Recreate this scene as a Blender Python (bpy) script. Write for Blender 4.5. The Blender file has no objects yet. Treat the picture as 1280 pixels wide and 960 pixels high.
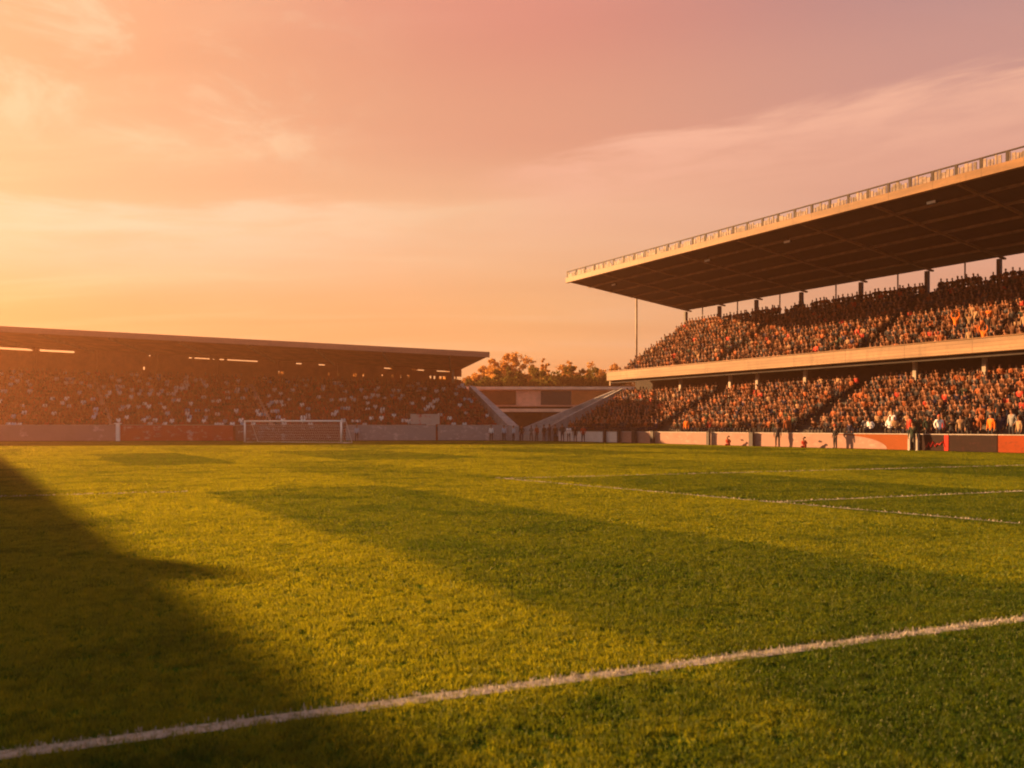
import bpy, bmesh, math, random
import numpy as np
from mathutils import Vector, Matrix
R = math.radians
random.seed(7); rng = np.random.default_rng(7)
S = bpy.context.scene
C = S.collection

# ------------------------------------------------------------------ camera maths
F, HZ, CAMH = 1022.0, 533.0, 1.6            # focal length and horizon of the 1280x960 photograph, eye height
D1 = Vector((-0.5277, 0.8494))               # along the covered stand, away from the camera
D2 = Vector((0.8494, 0.5277))                # from the pitch into that stand
def uv(u, v):  p = D2*u + D1*v; return p.x, p.y
def v_at(px, u):
    r = (px-640)/F
    return u*(0.8494-0.5277*r)/(0.5277+0.8494*r)
def ground(px, py, z=0.0):
    Y = F*(CAMH-z)/(py-HZ); return (px-640)/F*Y, Y

SUN_TH, SUN_EL = 63.0, 15.2                  # sun left of the view axis, elevation

# ------------------------------------------------------------------ materials
def newmat(name):
    m = bpy.data.materials.new(name); m.use_nodes = True
    nt = m.node_tree; nt.nodes.clear()
    return m, nt
def N(nt, t, **kw):
    n = nt.nodes.new(t)
    for k, v in kw.items():
        if k in n.inputs.keys(): n.inputs[k].default_value = v
        else: setattr(n, k, v)
    return n
def L(nt, a, b): nt.links.new(a, b)
def mixc(nt, fac, a, b, mode='MIX'):
    n = nt.nodes.new('ShaderNodeMix'); n.data_type = 'RGBA'; n.blend_type = mode
    for idx, val in ((0, fac), (6, a), (7, b)):
        if hasattr(val, 'is_linked') or hasattr(val, 'links'): nt.links.new(val, n.inputs[idx])
        else: n.inputs[idx].default_value = val if idx == 0 else (tuple(val)+(1,))[:4]
    return n.outputs[2]
def mth(nt, op, a, b=None, c=None, clamp=False):
    n = nt.nodes.new('ShaderNodeMath'); n.operation = op; n.use_clamp = clamp
    for i, val in enumerate((a, b, c)):
        if val is None: continue
        if hasattr(val, 'links'): nt.links.new(val, n.inputs[i])
        else: n.inputs[i].default_value = val
    return n.outputs[0]
def smooth(nt, val, a, b, lo=0.0, hi=1.0):
    n = nt.nodes.new('ShaderNodeMapRange'); n.interpolation_type = 'SMOOTHSTEP'
    nt.links.new(val, n.inputs[0])
    for i, q in enumerate((a, b, lo, hi)): n.inputs[i+1].default_value = q
    return n.outputs[0]
def noise(nt, vec, scale, detail=4, rough=0.55, stretch=None):
    if stretch:
        mp = N(nt, 'ShaderNodeMapping'); mp.inputs['Scale'].default_value = stretch
        L(nt, vec, mp.inputs[0]); vec = mp.outputs[0]
    n = N(nt, 'ShaderNodeTexNoise', Scale=scale, Detail=detail, Roughness=rough)
    L(nt, vec, n.inputs['Vector']); return n.outputs['Fac']
def surf(name, col, rough=0.8, var=0.35, scale=1.2, bump=0.15, spec=0.3, dirt=None, stretch=None, metal=0.0, joint=None):
    """a weathered plain surface: two scales of tone, streaks of dirt, a little relief"""
    m, nt = newmat(name)
    o = N(nt, 'ShaderNodeOutputMaterial'); b = N(nt, 'ShaderNodeBsdfPrincipled', Roughness=rough, Metallic=metal)
    b.inputs['Specular IOR Level'].default_value = spec
    tc = N(nt, 'ShaderNodeTexCoord').outputs['Object']
    n1 = noise(nt, tc, scale, 6, 0.65, stretch); n2 = noise(nt, tc, scale*9, 3)
    dk = tuple(c*(1-var) for c in col); lt = tuple(min(1, c*(1+var*0.7)) for c in col)
    c1 = mixc(nt, smooth(nt, n1, 0.3, 0.72), dk, lt)
    c2 = mixc(nt, mth(nt, 'MULTIPLY', smooth(nt, n2, 0.5, 0.8), 0.35), c1, dirt or tuple(c*0.45 for c in col))
    if joint:                                     # sheet joints and board lines of a built-up front, with streaks below them
        sp_ = N(nt, 'ShaderNodeSeparateXYZ'); L(nt, tc, sp_.inputs[0])
        jx = mth(nt, 'LESS_THAN', mth(nt, 'FLOORED_MODULO', sp_.outputs[0], joint[0]), 0.05)
        jz = mth(nt, 'LESS_THAN', mth(nt, 'FLOORED_MODULO', sp_.outputs[2], joint[1]), 0.03)
        st_ = smooth(nt, noise(nt, tc, 3.0, 4, 0.6, (1, 1, 0.12)), 0.52, 0.72)
        c2 = mixc(nt, mth(nt, 'MULTIPLY', st_, 0.45), c2, tuple(c*0.5 for c in col))
        c2 = mixc(nt, mth(nt, 'MULTIPLY', mth(nt, 'MAXIMUM', jx, jz), 0.65), c2, tuple(c*0.3 for c in col))
    L(nt, c2, b.inputs['Base Color'])
    if bump:
        bp = N(nt, 'ShaderNodeBump', Strength=bump, Distance=0.03); L(nt, n2, bp.inputs['Height']); L(nt, bp.outputs[0], b.inputs['Normal'])
    L(nt, b.outputs[0], o.inputs[0]); return m

M = {}
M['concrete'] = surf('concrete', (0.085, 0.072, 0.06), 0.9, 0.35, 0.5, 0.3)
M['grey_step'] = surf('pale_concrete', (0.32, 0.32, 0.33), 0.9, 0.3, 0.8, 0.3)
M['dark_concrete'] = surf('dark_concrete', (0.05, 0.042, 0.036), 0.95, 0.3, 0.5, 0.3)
M['maroon_step'] = surf('maroon_terrace_paint', (0.32, 0.06, 0.028), 0.8, 0.4, 0.7, 0.2)
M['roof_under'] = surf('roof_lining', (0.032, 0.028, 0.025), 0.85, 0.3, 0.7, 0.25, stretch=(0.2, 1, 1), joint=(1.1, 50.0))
M['rafter'] = surf('rafter_timber', (0.20, 0.12, 0.07), 0.7, 0.3, 1.5, 0.2)
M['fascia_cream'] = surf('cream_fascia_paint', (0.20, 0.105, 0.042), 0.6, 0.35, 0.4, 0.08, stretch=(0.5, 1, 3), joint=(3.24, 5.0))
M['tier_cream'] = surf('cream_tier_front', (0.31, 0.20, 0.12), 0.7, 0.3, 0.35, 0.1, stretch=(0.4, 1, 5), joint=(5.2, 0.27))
M['rail_steel'] = surf('rail_steel', (0.03, 0.018, 0.012), 0.7, 0.3, 3, 0.1)
M['baluster'] = surf('pale_baluster', (0.21, 0.15, 0.115), 0.6, 0.6, 2, 0.1)
M['column'] = surf('column_paint', (0.36, 0.29, 0.22), 0.6, 0.25, 1.5, 0.1)
M['dark_column'] = surf('dark_column_steel', (0.06, 0.05, 0.045), 0.6, 0.25, 1.5, 0.1)
M['brown_roof'] = surf('brown_metal_fascia', (0.46, 0.2, 0.12), 0.5, 0.2, 0.6, 0.05, stretch=(0.3, 1, 3))
M['brown_under'] = surf('brown_roof_lining', (0.44, 0.14, 0.04), 0.85, 0.3, 0.6, 0.2)
M['back_wall'] = surf('dark_back_wall', (0.36, 0.10, 0.03), 0.9, 0.35, 0.4, 0.2)
M['goal_white'] = surf('goal_white_paint', (0.90, 0.89, 0.88), 0.35, 0.08, 2, 0.02, 0.5)
M['net'] = surf('net_cord', (0.85, 0.84, 0.82), 0.8, 0.1, 2, 0)
M['dark_paint'] = surf('dark_paint', (0.035, 0.03, 0.03), 0.6, 0.3, 2, 0.1)
M['pale_paint'] = surf('pale_paint', (0.40, 0.34, 0.30), 0.6, 0.2, 2, 0.1)
M['lamp_glass'] = surf('lamp_glass', (0.55, 0.5, 0.42), 0.2, 0.1, 4, 0, 0.6)
M['bark'] = surf('tree_bark', (0.09, 0.06, 0.04), 0.95, 0.4, 3, 0.6)
M['earth'] = surf('bare_earth_and_rough_grass', (0.07, 0.07, 0.03), 0.95, 0.45, 0.15, 0.4)
M['pink_render'] = surf('pink_render', (0.75, 0.42, 0.30), 0.9, 0.2, 0.5, 0.1)
M['brown_render'] = surf('brown_render', (0.20, 0.085, 0.035), 0.9, 0.25, 0.5, 0.1)
M['slate_panel'] = surf('slate_panel', (0.075, 0.065, 0.055), 0.8, 0.2, 0.5, 0.1)
M['rust_panel'] = surf('rust_panel', (0.5, 0.19, 0.06), 0.8, 0.25, 0.5, 0.1)
M['cap_stone'] = surf('cap_stone', (0.82, 0.60, 0.47), 0.9, 0.2, 0.6, 0.1)

def board_mat(name, base, mark, amount=0.5, scale=2.2, rough=0.55):
    """printed board: a ground colour with blurred, unreadable patches of print"""
    m, nt = newmat(name)
    o = N(nt, 'ShaderNodeOutputMaterial'); b = N(nt, 'ShaderNodeBsdfPrincipled', Roughness=0.85); b.inputs['Specular IOR Level'].default_value = 0.08
    tc = N(nt, 'ShaderNodeTexCoord').outputs['Object']
    a1 = noise(nt, tc, scale, 5, 0.7, (1, 1, 1.6)); a2 = noise(nt, tc, scale*0.35, 2, 0.5)
    f = mth(nt, 'MULTIPLY', smooth(nt, a1, 0.52, 0.62), smooth(nt, a2, 0.42, 0.58))
    c = mixc(nt, mth(nt, 'MULTIPLY', f, amount), base, mark)
    dirt = noise(nt, tc, 0.8, 5, 0.7)
    c = mixc(nt, mth(nt, 'MULTIPLY', smooth(nt, dirt, 0.45, 0.75), 0.3), c, tuple(x*0.55 for x in base))
    L(nt, c, b.inputs['Base Color']); L(nt, b.outputs[0], o.inputs[0]); return m

# people: per-vertex clothing colour
def people_mat():
    m, nt = newmat('clothing_and_skin')
    o = N(nt, 'ShaderNodeOutputMaterial'); b = N(nt, 'ShaderNodeBsdfPrincipled', Roughness=0.8)
    b.inputs['Specular IOR Level'].default_value = 0.08
    at = N(nt, 'ShaderNodeAttribute'); at.attribute_name = 'Col'
    tc = N(nt, 'ShaderNodeTexCoord').outputs['Object']
    n = noise(nt, tc, 14, 3)
    c = mixc(nt, 1.0, at.outputs['Color'], mixc(nt, n, (0.72, 0.72, 0.72), (1.2, 1.2, 1.2)), 'MULTIPLY')
    L(nt, c, b.inputs['Base Color']); L(nt, b.outputs[0], o.inputs[0]); return m
M['people'] = people_mat()

def leaf_mat(name, c1, c2, trans, tf=0.45):
    m, nt = newmat(name)
    o = N(nt, 'ShaderNodeOutputMaterial')
    d = N(nt, 'ShaderNodeBsdfDiffuse'); t = N(nt, 'ShaderNodeBsdfTranslucent')
    g = N(nt, 'ShaderNodeTexCoord').outputs['Object']
    f = smooth(nt, noise(nt, g, 0.7, 5, 0.7), 0.32, 0.68)
    L(nt, mixc(nt, f, c1, c2), d.inputs[0]); L(nt, mixc(nt, f, tuple(x*0.7 for x in trans), trans), t.inputs[0])
    mx = N(nt, 'ShaderNodeMixShader'); mx.inputs[0].default_value = tf
    L(nt, d.outputs[0], mx.inputs[1]); L(nt, t.outputs[0], mx.inputs[2]); L(nt, mx.outputs[0], o.inputs[0]); return m
M['leaf_orange'] = leaf_mat('autumn_leaf', (0.19, 0.085, 0.02), (0.36, 0.17, 0.045), (0.60, 0.29, 0.07), 0.5)
M['leaf_green'] = leaf_mat('green_leaf', (0.045, 0.05, 0.012), (0.10, 0.09, 0.02), (0.16, 0.13, 0.03), 0.35)

# the turf: mown bands, and patches of shade painted into the colour
_a, _b = Vector(ground(0, 945)), Vector(ground(1280, 774)); _d = (_b-_a).normalized(); _n = Vector((_d.y, -_d.x))
if _n.dot(_a) > 0: _n = -_n
OFFN = (_n.x, _n.y, -_n.dot(_a))
def turf_colour(nt, pos, c_light, c_dark):
    sep = N(nt, 'ShaderNodeSeparateXYZ'); L(nt, pos, sep.inputs[0])
    x, y = sep.outputs[0], sep.outputs[1]
    wob = mth(nt, 'MULTIPLY', mth(nt, 'SUBTRACT', noise(nt, pos, 0.22, 3), 0.5), 1.3)
    u = mth(nt, 'ADD', mth(nt, 'ADD', mth(nt, 'MULTIPLY', x, 0.8494), mth(nt, 'MULTIPLY', y, 0.5277)), wob)
    v = mth(nt, 'ADD', mth(nt, 'ADD', mth(nt, 'MULTIPLY', x, -0.5277), mth(nt, 'MULTIPLY', y, 0.8494)), wob)
    def band(q, edges, soft):
        """+1 between pairs of edges"""
        tot = None
        for a, b_ in edges:
            f = mth(nt, 'MULTIPLY', smooth(nt, q, a-soft, a+soft), smooth(nt, q, b_-soft, b_+soft, 1, 0))
            tot = f if tot is None else mth(nt, 'ADD', tot, f)
        return tot
    near = mth(nt, 'MULTIPLY', band(u, [(4.1, 8.6), (13.7, 21), (27, 34), (40, 47)], 0.22), band(v, [(-40, 20.5), (36, 52)], 0.35))
    near = mth(nt, 'ADD', near, mth(nt, 'MULTIPLY', mth(nt, 'MULTIPLY', band(u, [(-6, 1), (9, 13.5), (21, 27), (34, 40)], 0.3), band(v, [(20.5, 36), (52, 66)], 0.5)), 0.6))
    shade_patch = smooth(nt, noise(nt, pos, 0.62, 4, 0.6), 0.50, 0.64)  # dark patches in the colour, imitating soft shadows on the grass
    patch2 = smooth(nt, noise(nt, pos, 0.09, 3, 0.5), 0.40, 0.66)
    fine = noise(nt, pos, 9, 3, 0.6)
    # foreground shade painted into the turf colour outside the touchline
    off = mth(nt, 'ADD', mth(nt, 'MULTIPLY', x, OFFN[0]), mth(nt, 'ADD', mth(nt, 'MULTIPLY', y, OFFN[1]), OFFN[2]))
    outer_shade = mth(nt, 'MULTIPLY', smooth(nt, off, -0.05, 0.5), smooth(nt, noise(nt, pos, 1.1, 4, 0.6), 0.36, 0.60, 0.25, 0.85))
    f = mth(nt, 'ADD', mth(nt, 'MULTIPLY', near, 0.66), mth(nt, 'MULTIPLY', shade_patch, 0.45))
    f = mth(nt, 'ADD', mth(nt, 'ADD', f, outer_shade), mth(nt, 'MULTIPLY', patch2, 0.3))
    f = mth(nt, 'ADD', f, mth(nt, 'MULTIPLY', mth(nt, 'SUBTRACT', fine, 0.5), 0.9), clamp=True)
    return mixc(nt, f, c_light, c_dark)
GL, GD = (0.088, 0.144, 0.012), (0.028, 0.066, 0.008)
def turf_mat():
    m, nt = newmat('turf'); o = N(nt, 'ShaderNodeOutputMaterial')
    d = N(nt, 'ShaderNodeBsdfDiffuse', Roughness=0.5)
    g = N(nt, 'ShaderNodeNewGeometry').outputs['Position']
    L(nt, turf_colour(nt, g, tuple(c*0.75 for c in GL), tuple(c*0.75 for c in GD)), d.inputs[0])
    bp = N(nt, 'ShaderNodeBump', Strength=0.9, Distance=0.05); L(nt, noise(nt, g, 30, 3), bp.inputs['Height']); L(nt, bp.outputs[0], d.inputs['Normal'])
    L(nt, d.outputs[0], o.inputs[0]); return m
def blade_mat(name, white=False):
    m, nt = newmat(name); o = N(nt, 'ShaderNodeOutputMaterial')
    g = N(nt, 'ShaderNodeNewGeometry').outputs['Position']
    d = N(nt, 'ShaderNodeBsdfDiffuse'); t = N(nt, 'ShaderNodeBsdfTranslucent')
    if white:
        c = mixc(nt, smooth(nt, noise(nt, g, 22, 3), 0.45, 0.68), (0.47, 0.43, 0.39), (0.20, 0.19, 0.10))
        c = mixc(nt, mth(nt, 'MULTIPLY', smooth(nt, noise(nt, g, 2.6, 4, 0.7), 0.52, 0.72), 0.75), c, (0.11, 0.13, 0.04)); ct = c
    else:
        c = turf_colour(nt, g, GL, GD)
        rn = N(nt, 'ShaderNodeObjectInfo').outputs['Random']
        c = mixc(nt, 1.0, c, mixc(nt, rn, (0.55, 0.62, 0.6), (1.4, 1.3, 1.2)), 'MULTIPLY')
        ct = mixc(nt, 1.0, c, (4.2, 2.5, 0.6), 'MULTIPLY')
    L(nt, c, d.inputs[0]); L(nt, ct, t.inputs[0])
    mx = N(nt, 'ShaderNodeMixShader'); mx.inputs[0].default_value = 0.25 if white else 0.45
    gl = N(nt, 'ShaderNodeBsdfGlossy', Roughness=0.45); gl.inputs[0].default_value = (1, 0.95, 0.6, 1)
    mg = N(nt, 'ShaderNodeMixShader'); mg.inputs[0].default_value = 0.015
    L(nt, d.outputs[0], mx.inputs[1]); L(nt, t.outputs[0], mx.inputs[2])
    L(nt, mx.outputs[0], mg.inputs[1]); L(nt, gl.outputs[0], mg.inputs[2]); L(nt, mg.outputs[0], o.inputs[0]); return m
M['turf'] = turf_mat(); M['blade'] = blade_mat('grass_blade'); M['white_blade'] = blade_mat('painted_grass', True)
M['line'] = surf('line_paint', (0.62, 0.58, 0.50), 0.9, 0.3, 3, 0.3, dirt=(0.16, 0.15, 0.06))

# ------------------------------------------------------------------ mesh helpers
class MB:
    def __init__(s): s.v = []; s.f = []
    def add(s, vs, fs):
        o = len(s.v); s.v += [tuple(p) for p in vs]; s.f += [tuple(i+o for i in f) for f in fs]; return s
    def box(s, x0, x1, y0, y1, z0, z1):
        return s.add([(x, y, z) for z in (z0, z1) for y in (y0, y1) for x in (x0, x1)],
              [(0, 2, 3, 1), (4, 5, 7, 6), (0, 1, 5, 4), (2, 6, 7, 3), (0, 4, 6, 2), (1, 3, 7, 5)])
    def prism(s, prof, x0, x1):
        """profile of (y, z), counter-clockwise seen from +x, pushed from x0 to x1"""
        n = len(prof)
        vs = [(x0, y, z) for y, z in prof]+[(x1, y, z) for y, z in prof]
        fs = [(i, (i+1) % n, (i+1) % n+n, i+n) for i in range(n)]
        fs += [tuple(reversed(range(n))), tuple(range(n, 2*n))]
        return s.add(vs, [tuple(reversed(f)) for f in fs[:n]]+[tuple(reversed(range(n))), tuple(range(n, 2*n))])
    def slab(s, c, t):
        """four top corners, thickness t downward"""
        vs = [tuple(p) for p in c]+[(p[0], p[1], p[2]-t) for p in c]
        return s.add(vs, [(0, 1, 2, 3), (7, 6, 5, 4)]+[(i, i+4, (i+1) % 4+4, (i+1) % 4) for i in range(4)])
    def bar(s, a, b, w, h=None, up=(0, 0, 1)):
        a, b = Vector(a), Vector(b); h = h or w; d = (b-a).normalized(); q = Vector(up)
        if abs(d.dot(q)) > 0.99: q = Vector((1, 0, 0))
        r = d.cross(q).normalized()*w/2; t = r.cross(d).normalized()*h/2
        vs = [a-r-t, a+r-t, a+r+t, a-r+t, b-r-t, b+r-t, b+r+t, b-r+t]
        return s.add(vs, [(3, 2, 1, 0), (4, 5, 6, 7), (0, 1, 5, 4), (1, 2, 6, 5), (2, 3, 7, 6), (3, 0, 4, 7)])
    def tube(s, pts, rad, n=8):
        pts = [Vector(p) for p in pts]; rad = rad if isinstance(rad, (list, tuple)) else [rad]*len(pts)
        vs, fs = [], []
        for i, p in enumerate(pts):
            d = (pts[min(i+1, len(pts)-1)]-pts[max(i-1, 0)]).normalized()
            q = Vector((0, 0, 1)) if abs(d.z) < 0.9 else Vector((1, 0, 0))
            r = d.cross(q).normalized(); t = r.cross(d)
            vs += [p+(r*math.cos(a)+t*math.sin(a))*rad[i] for a in [2*math.pi*k/n for k in range(n)]]
        for i in range(len(pts)-1):
            fs += [(i*n+k, i*n+(k+1) % n, (i+1)*n+(k+1) % n, (i+1)*n+k) for k in range(n)]
        fs += [tuple(reversed(range(n))), tuple(range(len(vs)-n, len(vs)))]
        return s.add(vs, fs)
    def build(s, name, mat, parent=None, loc=None, smooth=False, bevel=0):
        me = bpy.data.meshes.new(name); me.from_pydata(s.v, [], s.f); me.validate()
        bm = bmesh.new(); bm.from_mesh(me); bmesh.ops.recalc_face_normals(bm, faces=bm.faces); bm.to_mesh(me); bm.free()
        if smooth: me.polygons.foreach_set('use_smooth', [True]*len(me.polygons))
        me.materials.append(mat)
        o = bpy.data.objects.new(name, me); C.objects.link(o)
        if parent: o.parent = parent
        if loc: o.location = loc
        if bevel:
            b = o.modifiers.new('bevel', 'BEVEL'); b.width = bevel; b.segments = 1; b.limit_method = 'ANGLE'
        return o
def tag(o, label=None, cat=None, group=None, kind=None):
    for k, q in (('label', label), ('category', cat), ('group', group), ('kind', kind)):
        if q: o[k] = q
    return o
def empty(name, loc=(0, 0, 0), rz=0.0, label=None, cat=None, group=None):
    o = bpy.data.objects.new(name, None); o.location = loc; o.rotation_euler = (0, 0, rz); o.empty_display_size = 0.3
    C.objects.link(o); return tag(o, label, cat, group)
def npmesh(name, verts, faces, mat, cols=None):
    me = bpy.data.meshes.new(name); verts = np.asarray(verts, dtype=np.float32); faces = np.asarray(faces, dtype=np.int32)
    k = faces.shape[1]
    me.vertices.add(len(verts)); me.vertices.foreach_set('co', verts.ravel())
    me.loops.add(faces.size); me.loops.foreach_set('vertex_index', faces.ravel())
    me.polygons.add(len(faces)); me.polygons.foreach_set('loop_start', np.arange(0, faces.size, k, dtype=np.int32))
    if cols is not None:
        a = me.attributes.new('Col', 'FLOAT_COLOR', 'POINT')
        a.data.foreach_set('color', np.concatenate([cols, np.ones((len(cols), 1))], 1).astype(np.float32).ravel())
    me.update(calc_edges=True); me.polygons.foreach_set('use_smooth', np.ones(len(faces), dtype=bool))
    me.materials.append(mat); return me

# ------------------------------------------------------------------ people
def skin_proto(joints, edges, sub):
    """joints: name -> (pos, (rx, ry)); one continuous body grown over its skeleton"""
    names = list(joints); idx = {n: i for i, n in enumerate(names)}
    me = bpy.data.meshes.new('tmp'); me.from_pydata([joints[n][0] for n in names], [(idx[a], idx[b]) for a, b in edges], [])
    o = bpy.data.objects.new('tmp', me); C.objects.link(o)
    o.modifiers.new('skin', 'SKIN').use_smooth_shade = True
    if not me.skin_vertices: 
        bm = bmesh.new(); bm.from_mesh(me); bm.verts.layers.skin.verify(); bm.to_mesh(me); bm.free()
    for i, n in enumerate(names):
        sv = me.skin_vertices[0].data[i]; sv.radius = joints[n][1]; sv.use_root = (i == 0)
    if sub: o.modifiers.new('sub', 'SUBSURF').render_levels = sub; o.modifiers['sub'].levels = sub
    dg = bpy.context.evaluated_depsgraph_get(); ev = o.evaluated_get(dg); em = ev.to_mesh()
    em.calc_loop_triangles()
    V = np.array([tuple(v.co) for v in em.vertices]); Fc = np.array([(*p.vertices, p.vertices[-1])[:4] if len(p.vertices) < 4 else tuple(p.vertices)[:4] for p in em.polygons])
    tri = Fc[:, 2] == Fc[:, 3]
    T = np.array([tuple(t.vertices) for t in em.loop_triangles])
    ev.to_mesh_clear(); bpy.data.objects.remove(o); bpy.data.meshes.remove(me)
    # nearest bone -> body region
    best = np.full(len(V), 1e9); reg = np.zeros(len(V), dtype=int)
    code = {'torso': 0, 'arm': 1, 'hand': 2, 'leg': 3, 'foot': 4, 'head': 5}
    for a, b in edges:
        pa, pb = np.array(joints[a][0]), np.array(joints[b][0]); d = pb-pa
        t = np.clip(((V-pa)@d)/max(d@d, 1e-9), 0, 1); dist = np.linalg.norm(V-pa-t[:, None]*d, axis=1)
        dist = dist/ max(0.03, 0.5*(joints[a][1][0]+joints[b][1][0]))
        w = b.rstrip('LR'); c = ('head' if w.startswith(('head', 'neck', 'nose', 'crown')) else 'hand' if w.startswith(('hand', 'fing', 'thumb')) else 'arm' if w.startswith(('elbow', 'wrist'))
                   else 'foot' if w.startswith('foot') else 'leg' if w.startswith(('hip', 'knee', 'ankle')) else 'torso')
        k = dist < best; best[k] = dist[k]; reg[k] = code[c]
    return V, T, reg

def skeleton(pose, detail):
    sit = pose.startswith('sit'); J, E = {}, []
    ph = 0.50 if sit else 0.93
    J['pelvis'] = ((0, 0, ph), (0.16, 0.13)); J['waist'] = ((0, 0.01, ph+0.20), (0.15, 0.11))
    J['chest'] = ((0, 0.0, ph+0.42), (0.185, 0.12)); J['neckbase'] = ((0, -0.01, ph+0.57), (0.075, 0.07))
    J['neck'] = ((0, -0.02, ph+0.63), (0.055, 0.055)); J['headlow'] = ((0, -0.035, ph+0.70), (0.075, 0.085)); J['headtop'] = ((0, -0.03, ph+0.80), (0.08, 0.095))
    J['crown'] = ((0, -0.025, ph+0.85), (0.05, 0.06))
    E += [('pelvis', 'waist'), ('waist', 'chest'), ('chest', 'neckbase'), ('neckbase', 'neck'), ('neck', 'headlow'), ('headlow', 'headtop'), ('headtop', 'crown')]
    if detail: J['nose'] = ((0, -0.135, ph+0.725), (0.014, 0.014)); E.append(('headlow', 'nose'))
    for s, n in ((1, 'L'), (-1, 'R')):
        sh = (0.185*s, 0.0, ph+0.50)
        if pose in ('sit_lap', 'sit_lean'): el, wr, hd = (0.25*s, -0.06, ph+0.24), (0.15*s, -0.27, ph+0.16), (0.11*s, -0.35, ph+0.14)
        elif pose == 'sit_clap': el, wr, hd = (0.25*s, -0.16, ph+0.26), (0.08*s, -0.33, ph+0.42), (0.03*s, -0.37, ph+0.49)
        elif pose == 'sit_cheer' or pose == 'stand_cheer':
            el, wr, hd = (0.30*s, -0.05, ph+0.70), (0.24*s, -0.07, ph+0.94), (0.23*s, -0.08, ph+1.03)
            if s < 0 and pose == 'sit_cheer': el, wr, hd = (-0.25, -0.06, ph+0.24), (-0.15, -0.27, ph+0.16), (-0.11, -0.35, ph+0.14)
        elif pose == 'stand_fold': el, wr, hd = (0.25*s, -0.08, ph+0.24), (0.02*s, -0.21, ph+0.30), (-0.07*s, -0.19, ph+0.31)
        elif pose == 'stand_pocket': el, wr, hd = (0.29*s, 0.06, ph+0.25), (0.21*s, -0.06, ph+0.03), (0.19*s, -0.11, ph-0.04)
        elif pose == 'crouch': el, wr, hd = (0.25*s, -0.10, ph+0.22), (0.14*s, -0.30, ph+0.10), (0.10*s, -0.38, ph+0.07)
        else: el, wr, hd = (0.25*s, 0.01, ph+0.21), (0.26*s, -0.04, ph-0.05), (0.255*s, -0.06, ph-0.14)
        J['shoulder'+n] = (sh, (0.075, 0.075)); J['elbow'+n] = (el, (0.05, 0.05)); J['wrist'+n] = (wr, (0.036, 0.034)); J['hand'+n] = (hd, (0.042, 0.026))
        E += [('chest', 'shoulder'+n), ('shoulder'+n, 'elbow'+n), ('elbow'+n, 'wrist'+n), ('wrist'+n, 'hand'+n)]
        if detail:
            a, b = Vector(wr), Vector(hd); d = (b-a).normalized(); side = d.cross(Vector((s, 0.2, 0.1))).normalized()
            for k, (off, ln) in enumerate(((-0.030, 0.070), (-0.010, 0.085), (0.010, 0.080), (0.030, 0.060))):
                m1 = b+side*off+d*ln*0.55; m2 = m1+(d*0.8+Vector((-s*0.5, 0, 0))).normalized()*ln*0.45
                J[f'finga{k}'+n] = (tuple(m1), (0.010, 0.010)); J[f'fingb{k}'+n] = (tuple(m2), (0.008, 0.008))
                E += [('hand'+n, f'finga{k}'+n), (f'finga{k}'+n, f'fingb{k}'+n)]
            th = a+(b-a)*0.5-side*0.055+d*0.02
            J['thumb'+n] = (tuple(th), (0.011, 0.011)); E.append(('wrist'+n, 'thumb'+n))
        if sit:
            sp = 0.02 if pose == 'sit_lap' else 0.05
            hp, kn, an, ft = (0.095*s, -0.04, ph-0.03), ((0.11+sp)*s, -0.44, ph-0.01), ((0.11+sp)*s, -0.42, 0.09), ((0.12+sp)*s, -0.55, 0.045)
        else:
            w = 0.02 if pose != 'stand_wide' else 0.10
            hp, kn, an, ft = (0.095*s, 0, ph-0.06), ((0.10+w)*s, -0.02, 0.50), ((0.10+w*1.4)*s, 0.02, 0.09), ((0.115+w*1.5)*s, -0.12, 0.04)
        J['hip'+n] = (hp, (0.10, 0.10)); J['knee'+n] = (kn, (0.066, 0.066)); J['ankle'+n] = (an, (0.045, 0.05)); J['foot'+n] = (ft, (0.045, 0.035))
        E += [('pelvis', 'hip'+n), ('hip'+n, 'knee'+n), ('knee'+n, 'ankle'+n), ('ankle'+n, 'foot'+n)]
    if pose == 'sit_lean':                     # leaning forward, elbows near the knees
        for k, (p, r) in list(J.items()):
            if k.startswith(('waist', 'chest', 'neck', 'head', 'crown', 'shoulder', 'nose')):
                J[k] = ((p[0], p[1]-(p[2]-ph)*0.42, p[2]-(p[2]-ph)*0.07), r)
    return J, E
PROTO = {}
def proto(pose, detail=False, sub=1):
    k = (pose, detail, sub)
    if k not in PROTO: PROTO[k] = skin_proto(*skeleton(pose, detail), sub)
    return PROTO[k]
SKIN = [(0.34, 0.16, 0.09), (0.28, 0.125, 0.07), (0.20, 0.09, 0.05), (0.13, 0.07, 0.045)]
HAIR = [(0.02, 0.013, 0.01), (0.05, 0.028, 0.015), (0.09, 0.05, 0.025), (0.16, 0.14, 0.12)]
TOPS = {'black': (0.018, 0.018, 0.02), 'charcoal': (0.045, 0.045, 0.05), 'dark green': (0.022, 0.038, 0.028), 'brown': (0.085, 0.036, 0.018), 'navy': (0.015, 0.02, 0.05),
        'rust': (0.24, 0.068, 0.022), 'red': (0.38, 0.04, 0.025), 'orange': (0.70, 0.16, 0.02), 'tan': (0.30, 0.19, 0.11), 'grey': (0.2, 0.2, 0.2),
        'white': (0.85, 0.84, 0.87), 'pale blue': (0.32, 0.46, 0.62), 'maroon': (0.22, 0.04, 0.024)}
def colours(V, reg, top, trousers, skin, hair, ph):
    c = np.zeros((len(V), 3)); c[:] = top
    c[reg == 2] = skin; c[reg == 3] = trousers; c[reg == 4] = (0.02, 0.018, 0.016); c[reg == 5] = skin
    hd = reg == 5
    hr = hd & ((V[:, 2] > ph+0.79) | ((V[:, 1] > -0.025) & (V[:, 2] > ph+0.67)))
    c[hr] = hair; return c
PMESH = {}
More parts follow.
